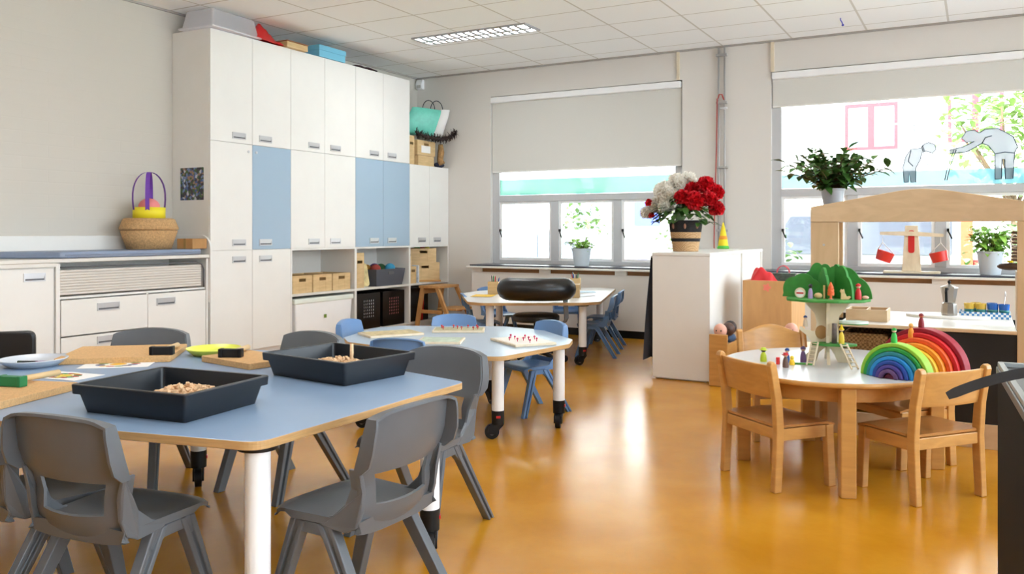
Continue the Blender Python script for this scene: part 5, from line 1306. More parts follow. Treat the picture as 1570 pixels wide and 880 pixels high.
zf = zt + 0.3325
def tl(x, y, z=0): v = Matrix.Rotation(R(12), 4, 'Z') @ Vector((x, y, z)); return (TX + v.x, TY + v.y, zf + z)
peg('red peg doll with red cap at the right of the tree crown', tl(0.145, -0.055, .0005), (206, 32, 36), (236, 196, 170), (200, 24, 30), 0.085, 0.016)
peg('lilac peg doll with black hair at the left of the tree crown', tl(-0.085, -0.055, .0005), (176, 150, 196), (70, 50, 44), (30, 26, 26), 0.080, 0.013)
o = thing('toy_fir', 'orange stacked toy fir tree in the middle of the tree crown', 'toy tree', tl(0.012, -0.085, .0005))
MB().lathe([(0.006, 0), (0.006, 0.02), (0.0165, 0.02), (0.0175, 0.036), (0.012, 0.0365), (0.0155, 0.038), (0.0155, 0.052), (0.010, 0.0525), (0.0135, 0.054), (0.013, 0.066), (0.008, 0.0665), (0.011, 0.068), (0.002, 0.088)], n=16).build('tiers', mat('orange_stain', (232, 104, 50), 0.55), o, smooth=40)
MB().cyl((0, 0, -0.0004), (0, 0, 0.003), 0.013).build('foot', mat('pinkish_wood', (220, 170, 140), 0.6), o)
o = thing('face_disc', 'round wooden disc with white and red face at the far left of crown', 'toy', tl(-0.135, -0.035, .0005))
MB().tube([(0, -0.006, 0.027), (0, 0.006, 0.027)], 0.027, 20).build('disc', M['maple'], o)
MB().tube([(0, -0.0075, 0.025), (0, -0.0062, 0.025)], 0.020, 18).build('face', M['paper'], o)
MB().box(-0.018, 0.018, -0.0085, -0.0076, 0.022, 0.030).build('red_band', M['red'], o)
o = thing('wooden_cat', 'small carved wooden cat sitting on the tree crown', 'toy cat', tl(0.075, -0.075, .0005), R(20))
MB().prism(rpoly([(-0.016, 0), (0.022, 0), (0.034, 0.012), (0.028, 0.018), (0.014, 0.014), (0.004, 0.034), (0.0, 0.055), (-0.006, 0.047), (-0.013, 0.055), (-0.020, 0.042), (-0.014, 0.030)], 0.003, 2), -0.006, 0.006, 'y').build('cat', M['pine'], o)
tag(MB().ball((0, 0, 0.016), 0.019, 12, sc=(1.1, .8, .82)).build('wooden_snail', M['pine'], None, tl(-0.048, -0.065, .0005)), 'round tan wooden snail next to the lilac peg doll', 'toy')
tag(MB().box(-0.005, 0.005, -0.005, 0.005, 0, 0.07).build('wooden_post', M['pine'], None, tl(-0.018, -0.06, .0005)), 'thin wooden post left of the orange toy fir', 'toy')
tag(MB().ball((0, 0, 0.010), 0.012, 10, sc=(1.4, 1, .8)).build('pink_pebble', mat('pink_pebble', (226, 180, 160), 0.6), None, tl(0.18, -0.05, .0005)), 'small pink pebble beside the red peg doll on the crown', 'toy')
peg('green and white peg figure between cat and red peg doll', tl(0.112, -0.03, .0005), (216, 230, 220), (60, 150, 80), (60, 150, 80), 0.065, 0.010, 'cone')
peg('yellow gnome with tall pointed hat on the lower tree house platform', (-0.612, 4.60, zt + 0.1068), (232, 200, 60), (236, 200, 160), (240, 206, 20), 0.09, 0.014, 'cone')
tag(MB().cyl((0, 0, 0), (0, 0, 0.10), 0.013, 0.012).build('bark_log', mat('grey_bark', (110, 96, 90), 0.9, noise=0.3, nscale=60), None, (-0.648, 4.61, zt + 0.1068)), 'upright grey bark log beside the yellow gnome', 'log')
peg('peg figure with blue cap on the tree house branch at left', (TX - 0.108*math.cos(R(12)), TY - 0.108*math.sin(R(12)), zt + 0.181), (220, 200, 176), (226, 190, 160), (40, 70, 130), 0.06, 0.012)
# ------------------------------------------------------------------ wooden play shop
KX0, KX1, KY, KZ = -0.887, 0.315, 5.35, 0.66
ks = thing('play_shop', 'large birch play shop with gabled header, white counter and black front', 'play shop', (0, 0, 0))
bv, bh = M['birch_v'], M['birch']
MB().box(KX0, KX0 + 0.158, KY, KY + 0.022, 0.0, 1.257).build('left_post', bv, ks, bevel=0.003)
MB().box(KX0, KX0 + 0.022, KY + 0.0225, KY + 0.92, 0.0, 0.66).build('left_side', bv, ks, bevel=0.003)
MB().box(KX0 + 0.105, KX0 + 0.158, KY + 0.19, KY + 0.21, 0.67, 1.257).build('inner_post', bv, ks, bevel=0.003)
MB().box(KX1 - 0.130, KX1, KY, KY + 0.022, 0.0, 1.257).build('right_post', bv, ks, bevel=0.003)
MB().box(KX1 - 0.022, KX1, KY + 0.0225, KY + 0.92, 0.0, 0.66).build('right_side', bv, ks, bevel=0.003)
hd = [(KX0, 1.2575), (KX1, 1.2575), (KX1, 1.345)]
n = 22
for i in range(n + 1):
    u = i/n; x = KX1 - (KX1 - KX0)*u; s_ = abs(2*u - 1)
    z = 1.348 + 0.108*(1 - s_) if s_ > 0.22 else 1.348 + 0.108*(0.78 + 0.22*(1 - (s_/0.22)**2)*0.5)
    hd.append((x, z))
MB().prism(hd, KY - 0.004, KY + 0.20, 'y').build('gable_header', bh, ks, bevel=0.003)
MB().box(KX0, KX0 + .30, KY + .201, KY + .42, 1.315, 1.335).build('back_shelf', bh, ks)
MB().box(KX0, KX0 + .02, KY + .201, KY + .42, .661, 1.3145).build('side_board', bv, ks)
for z in (1.12, .75): MB().cyl((KX0 + 0.075, KY - 0.002, z), (KX0 + 0.075, KY, z), 0.007).build('screw', M['steel'], ks)
MB().box(KX0 + 0.1585, KX1 - 0.1305, KY - 0.012, KY + 0.92, KZ - 0.022, KZ - 0.002).build('counter', bh, ks, bevel=0.003)
MB().box(KX0 + 0.16, KX1 - 0.132, KY - 0.010, KY + 0.918, KZ - 0.0019, KZ).build('counter_top', M['white'], ks)
M['chalk'] = mat('black_chalkboard', (20, 20, 22), 0.6, noise=0.3, nscale=5)
MB().box(-0.42, KX1 - 0.131, KY + 0.006, KY + 0.018, 0.137, KZ - 0.023).build('front_panel', M['chalk'], ks)
MB().box(KX0 + 0.1585, KX1 - 0.131, KY, KY + 0.018, 0.0, 0.135).build('skirting', bh, ks, bevel=0.002)
MB().box(KX0 + 0.0225, KX1 - 0.023, KY + 0.90, KY + 0.918, 0.0, KZ - 0.023).build('back_panel', M['chalk'], ks)
MB().box(KX0 + 0.1585, -0.43, KY + 0.03, KY + 0.89, 0.37, 0.388).build('inner_shelf', bh, ks)
MB().box(-0.442, -0.422, KY + 0.02, KY + 0.89, 0.02, KZ - 0.023).build('divider', M['chalk'], ks)
# small shelf and upright at the right
MB().box(KX1 - 0.132, KX1 - 0.112, KY + 0.03, KY + 0.22, KZ + 0.002, 0.98).build('inner_upright', bv, ks, bevel=0.002)
# things on and in the shop
o = thing('woven_basket', 'low brown woven basket in the open compartment of the play shop', 'basket', (-0.585, KY + 0.20, 0.389))
b = MB(); tubwalls(b, 0.115, 0.15, 0.125, 0.16, 0.20, 0.012)
b.build('basket', weave('seagrass_brown', (168, 128, 80), (120, 86, 48), 80), o, bevel=0.012, seg=3)
MB().tube([(0.12*math.cos(a)*abs(math.cos(a))**-0.5 if abs(math.cos(a)) > .05 else 0, 0.155*math.sin(a)*abs(math.sin(a))**-0.5 if abs(math.sin(a)) > .05 else 0, 0.2) for a in [2*PI*i/40 + .02 for i in range(41)]], 0.010, 6).build('rim', bpy.data.materials['seagrass_brown'], o)
o = thing('sorting_box', 'shallow birch sorting box with two open bins at left end of the counter', 'box', (-0.605, KY + 0.24, KZ + .0006), R(0))
b = MB(); b.box(-0.10, 0.13, -0.11, 0.11, 0, 0.008).box(-0.10, 0.13, -0.11, -0.10, .008, .07).box(-0.10, 0.13, 0.10, 0.11, .008, .07).box(-0.10, -0.09, -0.10, 0.10, .008, .07).box(0.12, 0.13, -0.10, 0.10, .008, .07).box(0.01, 0.02, -0.10, 0.10, .008, .07)
b.build('box', M['birch'], o, bevel=0.0015)
tag(MB().prism([(0.24*math.cos(a), 0.15*math.sin(a)) for a in [2*PI*i/40 for i in range(40)]], 0, 0.016).build('round_board', M['white'], None, (-0.17, KY + 0.66, KZ + .0006), bevel=0.004), 'round white board lying on the counter under the moka pot', 'board')
M['moka'] = mat('worn_aluminium', (168, 164, 158), 0.3, metal=0.9)
mp = thing('moka_pot', 'steel moka pot with black handle on the play shop counter', 'coffee pot', (-0.16, 5.97, KZ + .0172), R(80))
ang = lambda r, z, k=8: [(r*math.cos(2*PI*i/k), r*math.sin(2*PI*i/k), z) for i in range(k)]
MB().loft([ang(.045, 0), ang(.047, .012), ang(.042, .072), ang(.034, .078)], sm=False).build('base', M['moka'], mp, bevel=0.001)
MB().loft([ang(.033, .079), ang(.036, .086), ang(.050, .168), ang(.051, .170)], sm=False).build('jug', M['moka'], mp, bevel=0.001)
MB().prism([(.046, .150), (.066, .172), (.050, .170)], -0.008, 0.008, 'y').build('spout', M['moka'], mp)
MB().loft([ang(.052, .1705), ang(.050, .176), ang(.012, .190), ang(.004, .191)], sm=False).build('lid', M['moka'], mp)
MB().cyl((0, 0, .191), (0, 0, .200), .005).ball((0, 0, .207), .010).build('knob', M['black'], mp)
MB().tube([(-.046, 0, .165), (-.075, 0, .168), (-.084, 0, .150), (-.074, 0, .085)], 0, flat=(.014, .012)).build('handle', M['black'], mp)
tr = thing('cup_tray', 'blue and white patterned tray holding a set of cups on the counter', 'tray', (0.035, 6.08, KZ + .0006), R(0))
m, nt, bb = new_mat('blue_check'); ck = nt.nodes.new('ShaderNodeTexChecker'); ck.inputs['Scale'].default_value = 70; tc = nt.nodes.new('ShaderNodeTexCoord')
ck.inputs['Color1'].default_value = rgb(60, 130, 190); ck.inputs['Color2'].default_value = rgb(226, 232, 232)
nt.links.new(tc.outputs['Object'], ck.inputs['Vector']); nt.links.new(ck.outputs['Color'], bb.inputs['Base Color'])
b = MB(); b.box(-.14, .14, -.09, .09, 0, .005).box(-.14, .14, -.09, -.085, .005, .04).box(-.14, .14, .085, .09, .005, .04).box(-.14, -.135, -.085, .085, .005, .04).box(.135, .14, -.085, .085, .005, .04)
b.build('tray', m, tr, bevel=0.001)
for i, (x, y) in enumerate(((-.085, -.04), (-.02, -.04), (.045, -.04), (.105, -.04), (-.05, .04), (.04, .04))):
    cc, nm = (((214, 176, 70), 'yellow') if i in (0, 1, 4) else ((36, 96, 176), 'blue'))
    t = thing('cup', '%s painted cup in the patterned tray, %s' % (nm, ('front row far left', 'front row second from left', 'front row third from left', 'front row far right', 'back row left', 'back row right')[i]), 'cup', (0.035 + x, 6.08 + y, KZ + .0062), 0, 'cups in the patterned tray')
    cm = bpy.data.materials.get(nm + '_glaze') or mat(nm + '_glaze', cc, 0.25)
    MB().lathe([(.004, 0), (.024, 0), (.030, .085), (.027, .085), (.022, .006), (.004, .006)], n=20).build('cup', cm, t, smooth=40)
    MB().lathe([(.0262, .028), (.0288, .050), (.0283, .050)], n=20).build('band', bpy.data.materials.get('teal_glaze') or mat('teal_glaze', (40, 120, 120), 0.3), t)
tag(MB().tube([(0, 0, 0), (0.01, 0, .13)], 0.003, 6).ball((0.011, 0, .14), .011, 8, sc=(.4, 1, 1.5)).build('teaspoon', M['steel'], None, (0.135, 6.04, KZ + .014)), 'teaspoon standing in the right blue cup of the tray', 'spoon')
# brown hanging toy at right post
o = thing('hanging_ornament', 'dark brown carved hanging ornament on the right post of the play shop', 'ornament', (0.165, KY + 0.12, 0.985))
br = mat('dark_carved_wood', (74, 48, 34), 0.5, noise=0.3, nscale=40)
MB().ball((-0.01, 0, 0.02), 0.05, 14, sc=(1.3, .8, .42)).build('bowl', br, o)
b = MB()
for i in range(9): b.lathe([(.022, 0), (.030, .004), (.030, .012), (.022, .016)], (0.025, 0, .05 + i*.019), 12)
b.build('ribbed_body', mat('grey_brown_ribs', (118, 96, 88), 0.6), o)
MB().tube([(0.012 + 0.02*math.cos(a), -0.034, .165 + .032*math.sin(a)) for a in [2*PI*i/18 for i in range(19)]], 0.004, 6).build('cord', M['paper'], o)
tag(MB().ball((0, 0, 0), .012, 8, sc=(1.4, 1, .6)).build('yellow_fruit', M['yellow'], None, (0.155, KY + .10, 1.033)), 'tiny yellow fruit piece on the dark brown ornament', 'toy fruit')
# wooden toy scale on the window sill
sc = thing('toy_scale', 'wooden toy balance scale with two red buckets on the right window sill', 'scale', (-0.57, 9.10, 0.7926))
MB().box(-0.25, 0.25, -0.07, 0.07, 0, 0.022).build('base', M['maple'], sc, bevel=0.003)
MB().prism([(-0.085, 0.0225), (0.085, 0.0225), (0.055, 0.465), (-0.055, 0.465)], -0.02, 0.02, 'y').build('pillar', M['maple'], sc, bevel=0.003)
MB().prism(rpoly([(-.028, .20), (.028, .20), (.028, .42), (-.028, .42)], .026), -0.026, -0.0205, 'y').build('red_inlay', M['red'], sc)
MB().prism(rpoly([(-.28, .375), (.28, .355), (.28, .385), (0, .41), (-.28, .405)], .008), -0.045, -0.0275, 'y').build('beam', M['maple'], sc)
for s_, tz in ((-1, 20), (1, -14)):
    x = s_*0.255
    bk = MB(); Mx = T(x, -0.036, 0.12, 0, 0, R(tz))
    bk.lathe([(.02, 0.0), (.070, 0.0), (.082, .095), (.079, .095), (.067, .004), (.02, .004)], n=22, M=Mx); o = bk.build('bucket', mat('red_bucket', (216, 52, 40), 0.4) if s_ < 0 else bpy.data.materials['red_bucket'], sc, smooth=40)
    MB().tube([Mx @ Vector((-.080, 0, .09)), Vector((x, -.036, .30)), Vector((x, -.036, .372)), Vector((x, -.036, .30)), Mx @ Vector((.080, 0, .09))], .004, 6).build('strap', M['paper'], o)
# red bag and gift bag on the wooden cupboard
wc = thing('wooden_cupboard', 'plain wooden cupboard side standing beside the white divider', 'cupboard', (0, 0, 0))
WX0, WX1, WY0, WY1, WZ = -1.70, -1.31, 7.02, 7.62, 0.80
bw = wood('honey_birch', (216, 168, 112), 0.86, 0.42, (6, 6, 1.6))
MB().box(WX0, WX1, WY0, WY0 + .02, 0, WZ).build('front_panel', bw, wc, bevel=.003)
MB().box(WX1 - .02, WX1, WY0 + .021, WY1, 0, WZ - .001).box(WX0, WX0 + .02, WY0 + .021, WY1, 0, WZ - .001).build('side_panel', bw, wc, bevel=.002)
MB().box(WX0 + .021, WX1 - .021, WY0 + .021, WY1, WZ - .10, WZ - .08).box(WX0 + .021, WX1 - .021, WY1 - .02, WY1, 0, WZ - .101).build('shelf', bw, wc)
MB().prism([(.028*math.cos(a)*(1 + .25*math.cos(5*a)), .028*math.sin(a)*(1 + .25*math.cos(5*a))) for a in [2*PI*i/40 for i in range(40)]], -.0015, 0, 'y', T(-1.505, WY0, .745)).build('flower_sticker', mat('coral_sticker', (236, 130, 110), 0.5), wc)
cloth('red_bag', 'crumpled red cloth bag on top of the plain wooden cupboard', 'bag', (-1.56, 7.20, WZ - .0795), (.12, .15, .24), mat('red_cloth', (206, 34, 40), 0.6), 17, 14, .22)
gbg = thing('gift_bag', 'dark patterned gift bag with red and white cord handles on the cupboard', 'bag', (-1.42, 7.25, WZ - .0792), R(5))
MB().box(-.10, .10, -.05, .05, 0, .135).build('bag', mat('green_print_paper', (66, 84, 74), 0.6, noise=0.5, nscale=35), gbg, bevel=.003)
for y in (-.03, .03): MB().tube([(-.05 + .05*(1 - math.cos(PI*i/10)), y, .135 + .06*math.sin(PI*i/10)) for i in range(11)], .004, 6).build('handle', mat('red_white_cord', (206, 90, 96), 0.7) if y < 0 else bpy.data.materials['red_white_cord'], gbg)
lb = thing('wooden_bench', 'low honey coloured wooden bench end right of the arched chair', 'bench', (0, 0, 0))
MB().box(-1.30, -1.10, 6.55, 6.95, .315, .335).build('seat', bw, lb, bevel=.002)
MB().box(-1.30, -1.10, 6.55, 6.57, 0, .314).box(-1.30, -1.28, 6.571, 6.95, 0, .314).build('side', bw, lb, bevel=.002)
# doll cot with dolls
dc = thing('doll_cot', 'low beech doll cot beside the white divider', 'doll cot', (0, 0, 0))
MB().box(-1.835, -1.69, 6.50, 6.52, 0.0, 0.405).build('end_board', M['beech'], dc, bevel=.008)
MB().box(-1.835, -1.69, 6.93, 6.95, 0.0, 0.405).build('end_board', M['beech'], dc, bevel=.008)
MB().box(-1.835, -1.817, 6.521, 6.929, 0.08, 0.33).box(-1.708, -1.69, 6.521, 6.929, 0.08, 0.33).build('side_board', M['beech'], dc, bevel=.003)
MB().box(-1.816, -1.709, 6.521, 6.929, 0.20, 0.30).build('mattress', mat('cream_cloth', (226, 214, 196), 0.9), dc, bevel=.01)
def doll(label, x, y, z, skin, cl, dx):
    t = thing('doll', label, 'doll', (x, y, z), 0, 'dolls in the cot')
    MB().ball((0, 0, 0.052), 0.052, 16, sc=(1, 1, 1.05)).build('head', mat('doll_skin', skin, 0.5), t)
    MB().ball((0, .05, -.02), 0.05, 14, sc=(.9, 1.4, .8)).build('body', mat('doll_clothes', cl, 0.9), t)
    for x in (-.018, .018): MB().ball((x, -.047, .055), .006, 8).build('eye', M['black'], t)
doll('pale pink doll head showing at the left end of the cot', -1.765, 6.575, .375, (226, 170, 150), (226, 190, 190), 0)
doll('dark haired doll in the cot with dark brown head', -1.735, 6.70, .375, (80, 54, 44), (70, 90, 120), 0)
doll('dark doll head farthest back in the cot', -1.755, 6.84, .375, (50, 42, 44), (180, 150, 120), 0)
doll('pink doll head showing behind the arched chair back on the bench', -1.245, 6.66, .400, (222, 164, 142), (200, 180, 200), 0)
# ------------------------------------------------------------------ black trolley at the right edge with strap
tv = thing('black_trolley', 'tall black trolley with a grey topped tray cut off by the right edge', 'trolley', (0, 0, 0))
Mt = T(0.05, 2.89, 0, R(3.5))
M['trolley'] = mat('matt_black_panel', (9, 9, 11), 0.75, spec=0.15)
MB().box(0.0, .022, -.75, 0, .06, .775, Mt).build('side_panel', M['trolley'], tv, bevel=.003)
MB().box(0.60, .622, -.75, 0, .06, .775, Mt).build('side_panel', M['trolley'], tv, bevel=.003)
MB().box(.023, .599, -.02, 0, .06, .775, Mt).build('back_panel', M['trolley'], tv)
MB().box(-.004, .626, -.754, .004, .776, .80, Mt).build('top', mat('dark_grey_top', (84, 86, 88), 0.4), tv, bevel=.003)
b = MB(); b.box(0.0, .622, -.75, -.735, .801, .815, Mt).box(0.0, .622, -.015, 0, .801, .815, Mt).box(0, .015, -.734, -.016, .801, .815, Mt).box(.607, .622, -.734, -.016, .801, .815, Mt)
b.build('tray_rim', mat('grey_rim', (150, 154, 154), 0.4), tv, bevel=.002)
MB().box(.023, .599, -.74, -.021, .06, .08, Mt).box(.023, .599, -.74, -.021, .42, .44, Mt).build('shelf', M['black'], tv)
for x, y in ((.04, -.06), (.04, -.70), (.58, -.06), (.58, -.70)):
    p = Mt @ Vector((x, y, 0)); MB().cyl((p.x - .014, p.y, .028), (p.x + .014, p.y, .028), .028, n=16).cyl((p.x, p.y, .03), (p.x, p.y, .065), .012).build('castor', M['black'], tv)
tag(MB().ball((0, 0, .012), .05, 14, sc=(1.1, 1.5, .5)).build('white_cable_bundle', M['paper'], None, tuple(Mt @ Vector((.09, -.38, .8135)))), 'small white object lying on the grey topped black trolley', 'object')
sp = []
for i in range(25):
    u = i/24
    sp.append((0.335 - 0.40*u, 2.30 - 0.02*u, 0.893 - 0.012*u - 0.075*max(0, (u - 0.35)/0.65)**1.9))
b = MB(); rings = []
for i, p in enumerate(sp):
    a = Vector(sp[min(i+1, 24)]) - Vector(sp[max(i-1, 0)]); a.normalize()
    n1 = Vector((0, 0.35, 1)); n1 = (n1 - a*n1.dot(a)).normalized(); n2 = a.cross(n1)
    w, t_ = .0115, .0022
    if i == 24: w *= .75
    rings.append([tuple(Vector(p) + n1*x + n2*y) for x, y in ((-w, -t_), (w, -t_), (w, t_), (-w, t_))])
b.loft(rings, sm=False)
so = thing('strap', 'black perforated rubber strap curving out over the beech chair at right', 'strap', (0, 0, 0))
b.build('band', mat('black_rubber', (36, 36, 38), 0.5), so)
for i in range(2, 12):
    hb = MB(); p = Vector(sp[i]); a = (Vector(sp[i+1]) - Vector(sp[i-1])).normalized(); n1 = Vector((0, .35, 1)); n1 = (n1 - a*n1.dot(a)).normalized(); n2 = a.cross(n1)
    hb.cyl(p - n2*.0032, p + n2*.0032, .0030, n=10); hb.build('eyelet', M['steel'], so)
bu = MB(); bu.box(-.0035, .0035, -.05, .05, -.03, .03, Matrix.Translation((0, 0, 0)))
tag(MB().box(.13, .19, -.62, -.56, .8012, .92, Mt).build('strap_stand', M['black'], None, bevel=.006), 'black block on the trolley that carries the strap', 'block')
bu.bm.free()
# ------------------------------------------------------------------ the street outside
GZ = -0.35
M['road'] = mat('pale_asphalt', (170, 170, 172), 0.9, noise=0.08, nscale=3)
M['pave'] = mat('pale_paving', (206, 202, 196), 0.9, noise=0.06, nscale=4)
M['grass'] = mat('lawn', (120, 160, 70), 0.9, noise=0.3, nscale=6)
struct(MB().box(-40, 30, YB + WT + 0.01, YB + 3.4, GZ - 0.2, GZ), 'ground_lawn', M['grass'])
struct(MB().box(-40, 30, YB + 3.41, YB + 8.5, GZ - 0.2, GZ - 0.02), 'ground_road', M['road'])
struct(MB().box(-40, 30, YB + 8.51, YB + 20, GZ - 0.2, GZ), 'ground_pavement', M['pave'])
FY = 22.0
bd = thing('white_house', 'long white rendered house across the street with red framed windows', 'house', (0, 0, 0))
M['render'] = mat('white_render', (240, 238, 234), 0.9, noise=0.02, nscale=2)
M['red_frame'] = mat('pinkish_red_frame', (150, 44, 52), 0.5)
M['dim_glass'] = mat('pale_glass', (112, 122, 132), 0.08, spec=0.8)
HZ = 9.0
MB().box(-34, 22, FY, FY + 6, GZ + .002, HZ).build('wall', M['render'], bd)
def hw(x0, x1, z0, z1, red=True):
    m = M['red_frame'] if red else M['aluminium_frame']; t = 0.075
    f = MB(); xm = (x0 + x1)/2
    f.box(x0, x0 + t, FY - .05, FY - .001, z0, z1).box(x1 - t, x1, FY - .05, FY - .001, z0, z1).box(x0 + t, x1 - t, FY - .05, FY - .001, z0, z0 + t).box(x0 + t, x1 - t, FY - .05, FY - .001, z1 - t, z1).box(xm - t*.9, xm + t*.9, FY - .05, FY - .001, z0 + t, z1 - t)
    o = f.build('window', m, bd)
    MB().box(x0 + t, xm - t*.9, FY - .025, FY - .002, z0 + t, z1 - t).box(xm + t*.9, x1 - t, FY - .025, FY - .002, z0 + t, z1 - t).build('pane', M['dim_glass'], o)
    MB().box(x0 - .08, x1 + .08, FY - .14, FY - .001, z0 - .09, z0 - .01).build('sill', M['pipe'], o)
for x0, x1, z0, z1 in ((-2.85, -1.67, 3.16, 4.28), (-0.62, 0.5, 3.25, 4.4), (-6.4, -5.2, 3.16, 4.28), (-9.9, -8.7, 3.16, 4.28), (2.6, 3.8, 3.16, 4.28)): hw(x0, x1, z0, z1)
for x0, x1 in ((-14.6, -12.9), (-12.6, -11.2), (-10.1, -9.2)): hw(x0, x1, 0.5, 2.4, False)
MB().tube([(-4.25, FY - .07, 4.3), (-4.15, FY - .07, 3.4)], .05, 8).tube([(-4.1, FY - .07, 3.2), (-4.1, FY - .07, 2.6)], .05, 8).build('downpipe', M['pipe'], bd)
o = MB().box(-8.25, -7.55, FY - .1, FY - .01, 1.35, 2.15).build('blue_sign', mat('blue_panel', (74, 88, 190), 0.5), bd)
M['car_glass'] = mat('car_glass', (80, 84, 96), 0.05, spec=0.9)
M['tyre'] = mat('tyre', (40, 40, 42), 0.8)
def car(label, name, x, y, L, Hh, col, van=False, fl=1):
    t = thing(name, label, 'car', (x, y, GZ - .019), 0, 'parked cars across the lawn')
    W = 0.86; h = Hh; cm = mat('car_paint', col, 0.3, coat=.6)
    if van: pr = [(-L/2, .30), (-L/2 + .02, h*.93), (-L/2 + .15, h), (L*.22, h), (L*.33, h*.62), (L/2 - .08, h*.50), (L/2, .30)]
    else: pr = [(-L/2, .35), (-L/2 + .03, h*.62), (-L*.40, h*.66), (-L*.27, h*.95), (-L*.12, h), (L*.08, h*.99), (L*.24, h*.68), (L*.42, h*.60), (L/2 - .02, h*.48), (L/2, .30)]
    pr = rpoly(pr, .14, 4)
    pr = [(p[0]*fl, p[1]) for p in pr]
    MB().loft([[(a*(1 - .03*k), s_*W, (z if z < h*.62 else h*.62 + (z - h*.62)*1.0)) for a, z in pr] for s_, k in ((-1, 1), (-.92, 0), (.92, 0), (1, 1))], sm=False).build('body', cm, t, bevel=.03)
    if van: g = [(L*.02, h*.62), (L*.30, h*.62), (L*.20, h*.93), (L*.02, h*.93)]; g2 = [(-L*.42, h*.62), (-L*.02, h*.62), (-L*.02, h*.93), (-L*.42, h*.93)]
    else: g = [(0.01*L, h*.66), (L*.20, h*.66), (L*.06, h*.94), (0.01*L, h*.94)]; g2 = [(-L*.34, h*.67), (-L*.01, h*.66), (-L*.01, h*.94), (-L*.11, h*.94), (-L*.23, h*.90)]
    for q in (g, g2): MB().prism(rpoly([(p[0]*fl, p[1]) for p in q], .05, 3), -W - .012, -W + .02, 'y').build('side_window', M['car_glass'], t)
    for wx in (-L*.31, L*.31):
        MB().tube([(wx, -W - .02, .31), (wx, -W + .18, .31)], .31, 24).tube([(wx, -W - .028, .31), (wx, -W - .021, .31)], .18, 18, mi=1).build('wheel', [M['tyre'], M['steel']], t, smooth=40)
        MB().tube([(wx, W - .18, .31), (wx, W + .02, .31)], .31, 24).build('wheel', M['tyre'], t, smooth=40)
    MB().box(fl*L/2 - .06, fl*L/2 + .01, -W*.95, -W*.55, .55, .68).build('lamp', M['paper'], t, bevel=.01)
    MB().box(-fl*L/2 - .01, -fl*L/2 + .05, -W*1.0, -W*.72, .6, 1.15 if van else .85).build('tail_lamp', M['red'], t, bevel=.01)
    MB().box(-.02, .02, -W - .008, -W + .02, .35, h*.6).build('door_seam', M['recess'], t)
    return t
car('silver parked car seen through the panes of the left window', 'car', -7.3, 15.2, 4.4, 1.62, (80, 84, 94))
cv = car('white parked van with an orange rear stripe seen through the play shop', 'van', -1.95, 15.3, 3.8, 1.95, (112, 115, 122), True, -1)
MB().box(1.72, 1.88, -.885, -.86, .45, 1.75).build('orange_stripe', mat('orange_reflective', (224, 84, 50), 0.5), cv)
def tree(label, name, x, y, z0, trunk_h, cr, n, m, seed, L=.30, group=None, sq=1.0):
    t = thing(name, label, 'tree' if trunk_h > .3 else 'shrub', (x, y, z0), 0, group)
    random.seed(seed)
    if trunk_h > .3:
        b = MB(); b.tube([(0, 0, 0), (.04, 0, trunk_h*.5), (0, 0, trunk_h)], [.09, .07, .05], 8)
        for i in range(7):
            a = i*.9; b.tube([(0, 0, trunk_h*(.7 + .04*i)), (.35*cr*math.cos(a), .35*cr*math.sin(a), trunk_h + .25*cr), (.75*cr*math.cos(a), .75*cr*math.sin(a), trunk_h + cr*(.5 + .1*i))], [.05, .035, .012], 6)
        b.build('trunk', M['stem'], t)
    fo = MB()
    for i in range(n):
        v = Vector((random.gauss(0, 1), random.gauss(0, 1), random.gauss(0, 1))).normalized()*(random.random()**.45)
        p = Vector((v.x*cr, v.y*cr, trunk_h + cr*.8*sq + v.z*cr*sq))
        if p.z < 0.05: p.z = .05 + random.random()*.2
        leaf(fo, p, (random.uniform(-1, 1), random.uniform(-1, 1), random.uniform(-.4, .6)), L*random.uniform(.6, 1.1), L*.28, 0, .2)
    fo.build('crown' if trunk_h > .3 else 'foliage', m, t)
M['tree_leaf'] = mat('sunlit_leaf', (112, 142, 66), 0.6, noise=0.25, nscale=3)
M['hedge_leaf'] = mat('hedge_leaf', (92, 122, 62), 0.6, noise=0.3, nscale=3)
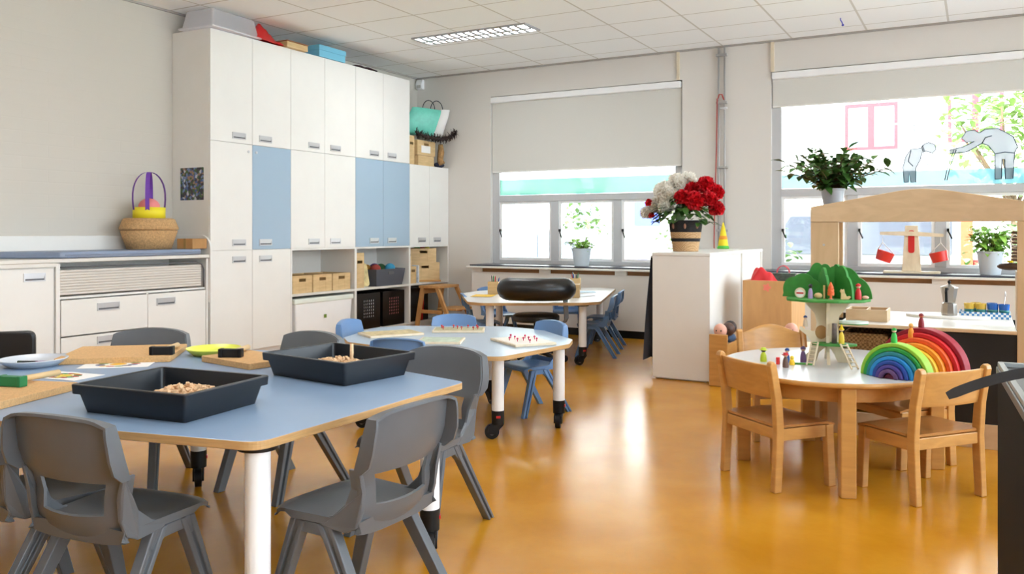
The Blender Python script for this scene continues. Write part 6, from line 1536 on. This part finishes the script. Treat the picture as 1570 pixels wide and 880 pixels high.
tree('light green street tree behind the figure stickers of the right window', 'street_tree', 0.55, 17.8, GZ, 2.4, 1.3, 800, M['tree_leaf'], 1, .22)
tree('bare forked tree trunk with thin crown seen in the left pane of left window', 'street_tree', -11.2, 18.6, GZ, 4.2, 1.6, 420, M['tree_leaf'], 2, .34)
HG = 'shrubs along the street'
tree('green shrub at the far left of the right window', 'shrub', -2.95, 12.4, GZ, 0.0, .85, 700, M['hedge_leaf'], 3, .16, HG, 1.2)
tree('bushy green shrub at the right behind the window plant', 'shrub', 0.75, 13.0, GZ, 0.0, 1.0, 900, M['hedge_leaf'], 4, .16, HG, 1.15)
tree('tall green shrub seen in the middle pane of the left window', 'shrub', -9.2, 20.4, GZ, 0.0, .9, 600, M['hedge_leaf'], 5, .22, HG, 1.6)
tree('leafy shrub seen right of centre in the left window', 'shrub', -6.3, 20.6, GZ, 0.0, .8, 500, M['hedge_leaf'], 6, .22, HG, 1.7)
# ------------------------------------------------------------------ sky, sun, camera
wd = bpy.data.worlds.new('sky'); S.world = wd; wd.use_nodes = True
nt = wd.node_tree; bg = nt.nodes['Background']
bg.inputs['Color'].default_value = (0.82, 0.91, 1.0, 1); bg.inputs['Strength'].default_value = SKY
sd = bpy.data.lights.new('sun', 'SUN'); sd.energy = SUN; sd.angle = R(3); sd.color = (1.0, 0.96, 0.90)
so = bpy.data.objects.new('sun', sd); COL.objects.link(so)
d = Vector((0.25, 0.80, -0.85)); so.rotation_euler = d.to_track_quat('-Z', 'Y').to_euler()

cd = bpy.data.cameras.new('camera'); cam = bpy.data.objects.new('camera', cd); COL.objects.link(cam)
cam.location = (0, 0, 1.2); cam.rotation_euler = (R(90), 0, math.atan(715 / 1298.0))
cd.sensor_width = 36; cd.lens = 36 * 1298 / 1570.0; cd.shift_y = -85 / 1570.0; cd.clip_end = 200
S.camera = cam
S.view_settings.view_transform = 'Standard'; S.view_settings.look = 'None'
S.view_settings.exposure = EXPO; S.view_settings.gamma = 1; S.view_settings.use_curve_mapping = False
